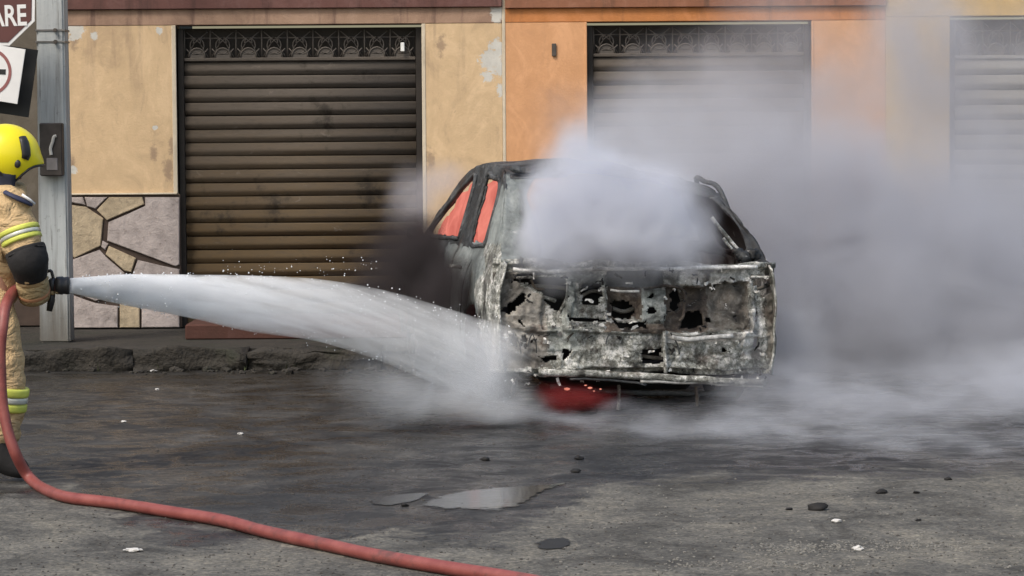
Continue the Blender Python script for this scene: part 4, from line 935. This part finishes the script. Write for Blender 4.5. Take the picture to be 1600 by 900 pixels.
# ------------------------------------------------------------------ puddles, debris, gravel
m_pud, n, b = mat('puddle_water'); p = n.pos(); setp(n, b, (0.03, 0.028, 0.026), 0.05, 0, n.bump(n.noise(n.vm('MULTIPLY', p, (1, 2, 1)), 9, 3), 0.10, 0.01), 0.5)
at_ = n.new('ShaderNodeAttribute'); at_.attribute_name = 'inside'
n.put(b.inputs['Alpha'], n.ss(n.m('ADD', at_.outputs['Fac'], n.m('MULTIPLY', n.m('SUBTRACT', n.noise(p, 9, 6, .7), .5), 1.5)), .3, .55))
def stain_alpha(m):
    n = N(m.node_tree); b = m.node_tree.nodes['Principled BSDF']; a = n.new('ShaderNodeAttribute'); a.attribute_name = 'inside'
    n.put(b.inputs['Alpha'], n.ss(n.m('ADD', a.outputs['Fac'], n.m('MULTIPLY', n.m('SUBTRACT', n.noise(n.pos(), 14, 6, .75), .5), 2.2)), .25, .6)); return m
def puddle(P, k, lab, mt=None, nm_='puddle'):
    Q = catmull([gnd(px, py, 0.004) for px, py in P] + [gnd(*P[0], 0.004)], 10)[:-1]
    c = sum(Q, Vector()) / len(Q); c.z = 0.004; bm = bmesh.new(); lay = bm.verts.layers.float.new('inside'); rings = []
    for f_, w_ in ((1.12, 0.0), (0.8, .6), (.4, 1.0)):
        rg = []
        for q in Q:
            v_ = bm.verts.new(c + (q - c) * f_); v_[lay] = w_; rg.append(v_)
        rings.append(rg)
    for a_, b_ in zip(rings, rings[1:]):
        for i in range(len(Q)): bm.faces.new((a_[i], a_[(i + 1) % len(Q)], b_[(i + 1) % len(Q)], b_[i]))
    bm.faces.new(rings[-1]); tag(obj(nm_, bm, stain_alpha(mt) if mt else m_pud), kind='structure')
puddle([(642, 792), (690, 772), (740, 764), (800, 759), (860, 756), (895, 752), (850, 768), (830, 782), (790, 796), (720, 797)], 1, '')
puddle([(570, 783), (620, 772), (668, 770), (650, 782), (600, 790)], 2, '')
m_char = simple('black_charred_debris', (0.008, 0.007, 0.007), 0.8); m_paper = simple('white_litter', (0.5, 0.485, 0.465), 0.8)
DB = [(1278, 797, .05, 'black charred lump on the dry road, largest of its kind', 1), (1378, 771, .034, 'black charred lump furthest from the camera on the dry road', 1), (1233, 797, .02, 'tiny black crumb left of the largest charred lump', 1), (1482, 750, .022, 'small black crumb at the edge of the wet road', 1), (1435, 814, .018, 'small dark crumb on the pale dry road', 1),
      (905, 718, .03, 'black lump lying on the wet road behind the puddle', 1), (632, 791, .025, 'black stone at the left tip of the puddle', 1), (758, 720, .03, 'dark lump in the wet road ripples', 1), (900, 738, .03, 'dark crumb on the wet road right of the puddles', 1), (1432, 771, .02, 'flat dark flake beside the charred lump', 1)]
for k, (px, py, r, lab, _) in enumerate(DB):
    bm = bmesh.new(); g = gnd(px, py); r *= .6; lump(bm, (g.x, g.y, r * .35), r, k + 2, (1.3, 1, .6), 2, .9); tag(obj('debris_lump', bm, m_char, None, True), lab, 'debris', 'charred debris on the road')
LT = [(240, 582, .04, 'white crumpled scrap at the kerb foot near the pole'), (246, 609, .02, 'tiny white scrap on the wet road below the kerb scrap'), (193, 660, .022, 'pale scrap on the dark wet road beside the firefighter'), (376, 679, .025, 'small pale scrap on the wet road under the jet'), (1308, 816, .03, 'pale chip on the dry road below the charred lump'), (1341, 860, .035, 'white chip in the pale gravel streak at the front')]
for k, (px, py, r, lab) in enumerate(LT):
    bm = bmesh.new(); g = gnd(px, py); r *= .55; lump(bm, (g.x, g.y, r * .4), r, k + 40, (1.2, 1, .5), 2, .8); tag(obj('litter_scrap', bm, m_paper), lab, 'litter', 'pale scraps on the road')
bm = bmesh.new(); g = gnd(210, 862); 
for dx, r in ((-.028, .012), (-.005, .02), (.022, .010)): lump(bm, (g.x + dx, g.y, .008), r, int(dx * 1000), (1.5, 1, .4), 2, .7)
tag(obj('litter_scrap', bm, m_paper), 'flat white torn scrap on the grey road below the hose', 'litter', 'pale scraps on the road')
# drain hole
puddle([(832, 850), (850, 842), (880, 840), (893, 846), (880, 857), (850, 859)], 9, '', simple('dark_oil_stain', (.012, .011, .010), .7), 'oil_stain')
def scatter(name, m, n_, pick, rmin, rmax, kind='stuff', lab=None):
    bm = bmesh.new()
    for k in range(n_):
        g = pick(k); r = random.uniform(rmin, rmax) * random.uniform(.5, 1); 
        ret = bmesh.ops.create_icosphere(bm, subdivisions=1, radius=r); a = random.uniform(0, 6)
        sc_ = (random.uniform(.7, 1.5), random.uniform(.7, 1.3), random.uniform(.4, .8))
        for v in ret['verts']:
            x_, y_, z_ = v.co.x * sc_[0], v.co.y * sc_[1], v.co.z * sc_[2]; v.co = Vector((g.x + x_ * math.cos(a) - y_ * math.sin(a), g.y + x_ * math.sin(a) + y_ * math.cos(a), g.z + z_ + r * .25))
    return tag(obj(name, bm, m), kind=kind)
def pk_dry(k):
    if k % 5 < 2: t = random.random(); return gnd(1180 + 330 * t + random.gauss(0, 20), 858 - 6 * t + random.gauss(0, 5))
    if k % 5 == 2: return gnd(random.uniform(1040, 1360), random.gauss(884, 6))
    return gnd(random.uniform(860, 1650), random.triangular(745, 930, 880))
scatter('gravel', m_stone('pale_grit', (0.20, 0.19, 0.17)), 1300, pk_dry, .002, .008)
scatter('dark_grit', simple('dark_grit_stone', (.06, .055, .05), .9), 1900, lambda k: gnd(random.uniform(-40, 1650), random.triangular(660, 930, 900)), .002, .008)
scatter('kerb_rubble', M['kerb'], 420, lambda k: gnd(random.uniform(-40, 700), random.gauss(574, 5)), .012, .05)
bm = bmesh.new()
for k in range(260):
    c = gnd(random.choice([random.gauss(150, 30), random.gauss(230, 25), random.gauss(440, 40)]), random.gauss(570, 4)); 
    for q in range(3):
        a = random.uniform(0, 6.28); h_ = random.uniform(.03, .09); d_ = Vector((math.cos(a), math.sin(a), 0)); s_ = Vector((-d_.y, d_.x, 0)) * .004
        v1, v2, v3 = bm.verts.new(c + s_), bm.verts.new(c - s_), bm.verts.new(c + d_ * h_ * .5 + Vector((0, 0, h_))); bm.faces.new((v1, v2, v3))
tag(obj('grass', bm, simple('weeds', (.045, .055, .02), .8)), kind='stuff')

# ------------------------------------------------------------------ water jet, smoke and spray
def volume_mat(name, color, aniso, build):
    m = bpy.data.materials.new(name); m.use_nodes = True; n = N(m.node_tree); m.node_tree.nodes.remove(m.node_tree.nodes['Principled BSDF'])
    out = m.node_tree.nodes['Material Output']; v = n.new('ShaderNodeVolumePrincipled')
    n.put(v.inputs['Color'], color); v.inputs['Anisotropy'].default_value = aniso; n.put(v.inputs['Density'], build(n))
    n.put(out.inputs['Volume'], v.outputs[0]); return m
def blob_hull(name, blobs, m, k=1.75, voxel=0.12, pad=0.05):
    """one closed hull round all the puffs"""
    bm = bmesh.new()
    for (c, r, a) in blobs:
        ret = bmesh.ops.create_icosphere(bm, subdivisions=3, radius=1)
        for v in ret['verts']: v.co = Vector((c.x + v.co.x * (r.x * k + pad), c.y + v.co.y * (r.y * k + pad), max(0.012, c.z + v.co.z * (r.z * k + pad))))
    o = obj(name, bm, m); md = o.modifiers.new('r', 'REMESH'); md.mode = 'VOXEL'; md.voxel_size = voxel
    freeze(o)
    for v in o.data.vertices: v.co.z = max(0.010, v.co.z)
    if not o.data.materials: o.data.materials.append(m)
    return o
def B(px, py, Y, rx, ry, ryd, a):
    s = F / Y; return (at(px, py, Y), Vector((rx / s, ryd, ry / s)), a)
def blob_density(blobs, nscale, lo, hi, det=4, dist=0.6, stretch=(1, 1, 1), warp=0.12):
    def f(n):
        p = n.pos(); w = n.noise(p, nscale * 0.7, 2, 0.5, 0, True)
        q = n.vm('ADD', p, n.vm('MULTIPLY', n.vm('SUBTRACT', w, (.5, .5, .5)), (warp * 2, warp * 2, warp * 2)))
        tot = None
        for c, r, a in blobs:
            d = n.vm('MULTIPLY', n.vm('SUBTRACT', q, tuple(c)), (1 / r.x, 1 / r.y, 1 / r.z)); e = n.vm('DOT_PRODUCT', d, d, 1)
            g = n.m('MULTIPLY', n.m('SUBTRACT', n.m('EXPONENT', n.m('MULTIPLY', e, -1.0)), 0.055), a); g = n.m('MAXIMUM', g, 0.0)
            tot = g if tot is None else n.m('ADD', tot, g)
        z = n.noise(n.vm('MULTIPLY', p, stretch), nscale, det, 0.6, dist)
        return n.m('MULTIPLY', tot, n.ss(z, lo, hi))
    return f
def smoke(name, blobs, color, label, nscale=2.2, lo=0.25, hi=0.7, warp=0.12, voxel=.1, **kw):
    m = volume_mat(name + '_volume', color, 0.0, blob_density(blobs, nscale, lo, hi, warp=warp, **kw))
    o = blob_hull(name, blobs, m, voxel=voxel, pad=warp * .6 + .02); tag(o, label, None, None, 'stuff'); return o
WHITE_PLUME = [B(950, 365, 16.0, 90, 52, .30, 20), B(900, 300, 16.1, 48, 62, .28, 14), B(1040, 380, 16.0, 58, 38, .28, 16), B(915, 235, 16.3, 40, 44, .30, 7), B(862, 385, 15.95, 36, 44, .24, 18), B(850, 330, 16.0, 24, 46, .22, 16), B(1000, 315, 16.1, 75, 52, .32, 14), B(940, 272, 16.05, 70, 30, .3, 6), B(1065, 345, 16.1, 36, 40, .25, 9), B(1000, 260, 16.4, 95, 56, .45, 2.6), B(960, 200, 16.9, 90, 60, .5, .8), B(1080, 200, 17.4, 110, 80, .6, .8)]
smoke('white_smoke', WHITE_PLUME, (0.80, 0.815, 0.875), 'dense white smoke pouring out of the rear window', 3.4, .2, .72, warp=.24)
BANK = [B(1120, 280, 19.2, 190, 110, .8, 3.2), B(1330, 340, 19.0, 190, 150, .9, 5), B(1530, 420, 19.0, 170, 160, .9, 6), B(1400, 500, 18.8, 230, 120, 1.0, 7.0), B(1250, 470, 18.8, 90, 130, .6, 6), B(1620, 560, 18.6, 190, 120, 1.0, 6), B(1430, 70, 19.9, 70, 110, .6, 4.5), B(1110, 150, 20.0, 110, 75, .55, 2.1), B(1240, 130, 20.1, 110, 120, .5, 2.8), B(1560, 170, 19.8, 130, 160, .6, 2.6), B(1000, 200, 19.5, 80, 60, .5, 1.3)]
smoke('grey_smoke', BANK, (0.655, 0.665, 0.715), 'grey smoke bank drifting right in front of the shopfronts', 1.7, .22, .76, voxel=.16, warp=.25, det=5)
MIST = [B(1100, 664, 14.9, 190, 16, .5, 3.2), B(1260, 625, 15.6, 110, 46, .5, 2.6), B(1440, 635, 15.6, 170, 48, .6, 2.2), B(1600, 590, 16.0, 110, 45, .6, 4.0), B(900, 662, 15.0, 90, 10, .3, 2.2), B(1350, 690, 14.3, 230, 20, .5, 1.8), B(1240, 560, 16.8, 40, 90, .4, 2.5), B(1540, 705, 14.0, 150, 20, .5, 1.6)]
smoke('ground_mist', MIST, (0.74, 0.755, 0.815), 'pale steam creeping over the wet road beside the car', 2.9, .28, .68, stretch=(1, 1, 2.4), warp=.2)
DARK = [B(660, 425, 17.3, 34, 55, .25, 18), B(690, 455, 16.7, 36, 55, .2, 22), B(640, 395, 18.0, 34, 46, .3, 12), B(618, 450, 17.4, 44, 44, .3, 10), B(600, 410, 18.0, 36, 44, .3, 5), B(570, 460, 17.6, 56, 28, .3, 3.5)]
smoke('dark_smoke', DARK, (0.09, 0.078, 0.08), 'dark brown smoke hanging round the front wing of the car', 3.4, .22, .68, warp=.2)
THIN = [B(645, 315, 18.8, 36, 42, .3, 4), B(690, 285, 18.4, 30, 24, .25, 2.8)]
smoke('thin_smoke', THIN, (0.75, 0.74, 0.78), 'thin grey smoke wisp left of the car roof', 3.0, .25, .7)
SPRAY = [B(735, 590, 15.4, 55, 50, .26, 4.0), B(665, 622, 15.1, 95, 34, .3, 2.6), B(790, 635, 15.4, 50, 24, .25, 4.0), B(772, 560, 15.5, 30, 45, .2, 5.0), B(585, 592, 14.8, 75, 28, .25, 1.4)]
smoke('water_spray', SPRAY, (0.93, 0.94, 0.965), 'water spray splashing off the rear wheel and the road', 3.6, .24, .66)
UNDER = [B(874, 626, CAR_D - .02, 30, 20, .10, 9), B(912, 624, CAR_D + .05, 30, 17, .12, 8), B(945, 630, CAR_D + .2, 30, 15, .12, 2.5)]
def red_fire(n): return blob_density(UNDER, 5, .2, .6)(n)
mu = volume_mat('dull_red_fire_volume', (0.35, 0.08, 0.08), 0.0, red_fire); vn = [q for q in mu.node_tree.nodes if q.type == 'PRINCIPLED_VOLUME'][0]
vn.inputs['Emission Color'].default_value = (0.62, 0.035, 0.05, 1); dl = vn.inputs['Density'].links[0].from_socket; n = N(mu.node_tree); n.put(vn.inputs['Emission Strength'], n.m('MULTIPLY', dl, 0.07))
tag(blob_hull('fire_glow', UNDER, mu, voxel=.04), 'dull red fire burning under the left rear of the car', None, None, 'stuff')

JX = [108, 150, 200, 300, 400, 500, 600, 700, 800]; JC = [446, 449, 453, 463, 475, 485, 509, 544, 576]; JH = [11, 17, 24, 33, 43, 47, 53, 58, 60]
def jy(px): return FY + .03 + (15.65 - FY) * (px - 108) / 682
jp = [at(px, c, jy(px)) for px, c in zip(JX, JC)]; jr = [h / (F / jy(px)) for px, h in zip(JX, JH)]
cp = catmull(jp, 8); rp_ = [v.x for v in catmull([Vector((r, 0, 0)) for r in jr], 8)]
bm = bmesh.new(); tube(bm, cp, [(r * 1.04, r * .8) for r in rp_], 28)
X0, X1 = jp[0].x, jp[-1].x
def jet_density(n):
    p = n.pos(); x, y, z = n.xyz(p); t = n.m('DIVIDE', n.m('SUBTRACT', x, X0), X1 - X0)
    fall = n.ramp(t, [(0.0, (1, 1, 1)), (0.08, (.38, .38, .38)), (0.25, (.13, .13, .13)), (0.42, (.054, .054, .054)), (0.65, (.025, .025, .025)), (1.0, (.012, .012, .012))])
    sh = n.vm('ADD', p, (0, 0, 0)); dz = n.m('ADD', z, n.m('MULTIPLY', n.m('MULTIPLY', t, t), 0.62))
    cv = n.new('ShaderNodeCombineXYZ'); n.put(cv.inputs[0], n.m('MULTIPLY', x, .6)); n.put(cv.inputs[1], n.m('MULTIPLY', y, 4.0)); n.put(cv.inputs[2], n.m('MULTIPLY', dz, 9.0))
    s = n.noise(cv.outputs[0], 2.4, 5, .62, .25)
    zlo = min(p_.z for p_ in jp) - .6; K = len(cp)
    zc = n.ramp(t, [((cp[i].x - X0) / (X1 - X0), ((cp[i].z - zlo) / 2,) * 3) for i in range(0, K, 4)])
    rh = n.ramp(t, [((cp[i].x - X0) / (X1 - X0), (rp_[i],) * 3) for i in range(0, K, 4)])
    yc = n.m('ADD', jp[0].y, n.m('MULTIPLY', t, jp[-1].y - jp[0].y))
    a_ = n.m('DIVIDE', n.m('SUBTRACT', z, n.m('ADD', n.m('MULTIPLY', zc, 2.0), zlo)), rh); b_ = n.m('DIVIDE', n.m('SUBTRACT', y, yc), n.m('MULTIPLY', rh, .8))
    wv = n.m('MULTIPLY', n.m('SUBTRACT', n.noise(cv.outputs[0], 3.5, 4, .6), .5), n.m('MULTIPLY', t, 0.55))
    r2 = n.m('SQRT', n.m('ADD', n.m('MULTIPLY', a_, a_), n.m('MULTIPLY', b_, b_))); r2 = n.m('ADD', r2, wv)
    soft = n.m('ADD', 0.9, n.m('MULTIPLY', n.m('MULTIPLY', t, -0.75), n.ss(a_, .5, -.6)))
    edge = n.ss(r2, 1.02, soft, 0, 1); edge = n.m('MULTIPLY', n.m('MINIMUM', edge, 1.0), n.ss(t, .86, 1.0, 1, 0))
    d_ = n.m('MULTIPLY', n.m('MULTIPLY', fall, 105.0), n.ss(s, .34, .64, .4, 1.5))
    return d_
jet = obj('water_jet', bm, volume_mat('water_jet_droplets', (0.985, 0.99, 1.0), -0.3, jet_density), None, True)
tag(jet, 'white jet of water arcing from the nozzle onto the car', 'water jet')
# flung drops
m_drop, n, b = mat('water_drop'); setp(n, b, (.85, .87, .9), .08)
bm = bmesh.new()
for k in range(520):
    t = random.random() ** .7; i = int(t * (len(cp) - 1)); c = cp[i]; r = rp_[i]; a = random.uniform(0, 6.28); q = r * random.uniform(.95, 1.25)
    c = c + Vector((random.uniform(-.05, .05), math.cos(a) * q * .8, math.sin(a) * q)); bmesh.ops.create_icosphere(bm, subdivisions=1, radius=random.uniform(.002, .0045), matrix=Matrix.Translation(c))
for k in range(70):
    c = at(random.uniform(340, 590), random.gauss(419, 10), random.uniform(14.3, 18)); bmesh.ops.create_icosphere(bm, subdivisions=1, radius=random.uniform(.001, .004), matrix=Matrix.Translation(c))
tag(obj('water_drops', bm, m_drop), 'loose water drops flying round the jet', None, None, 'stuff')
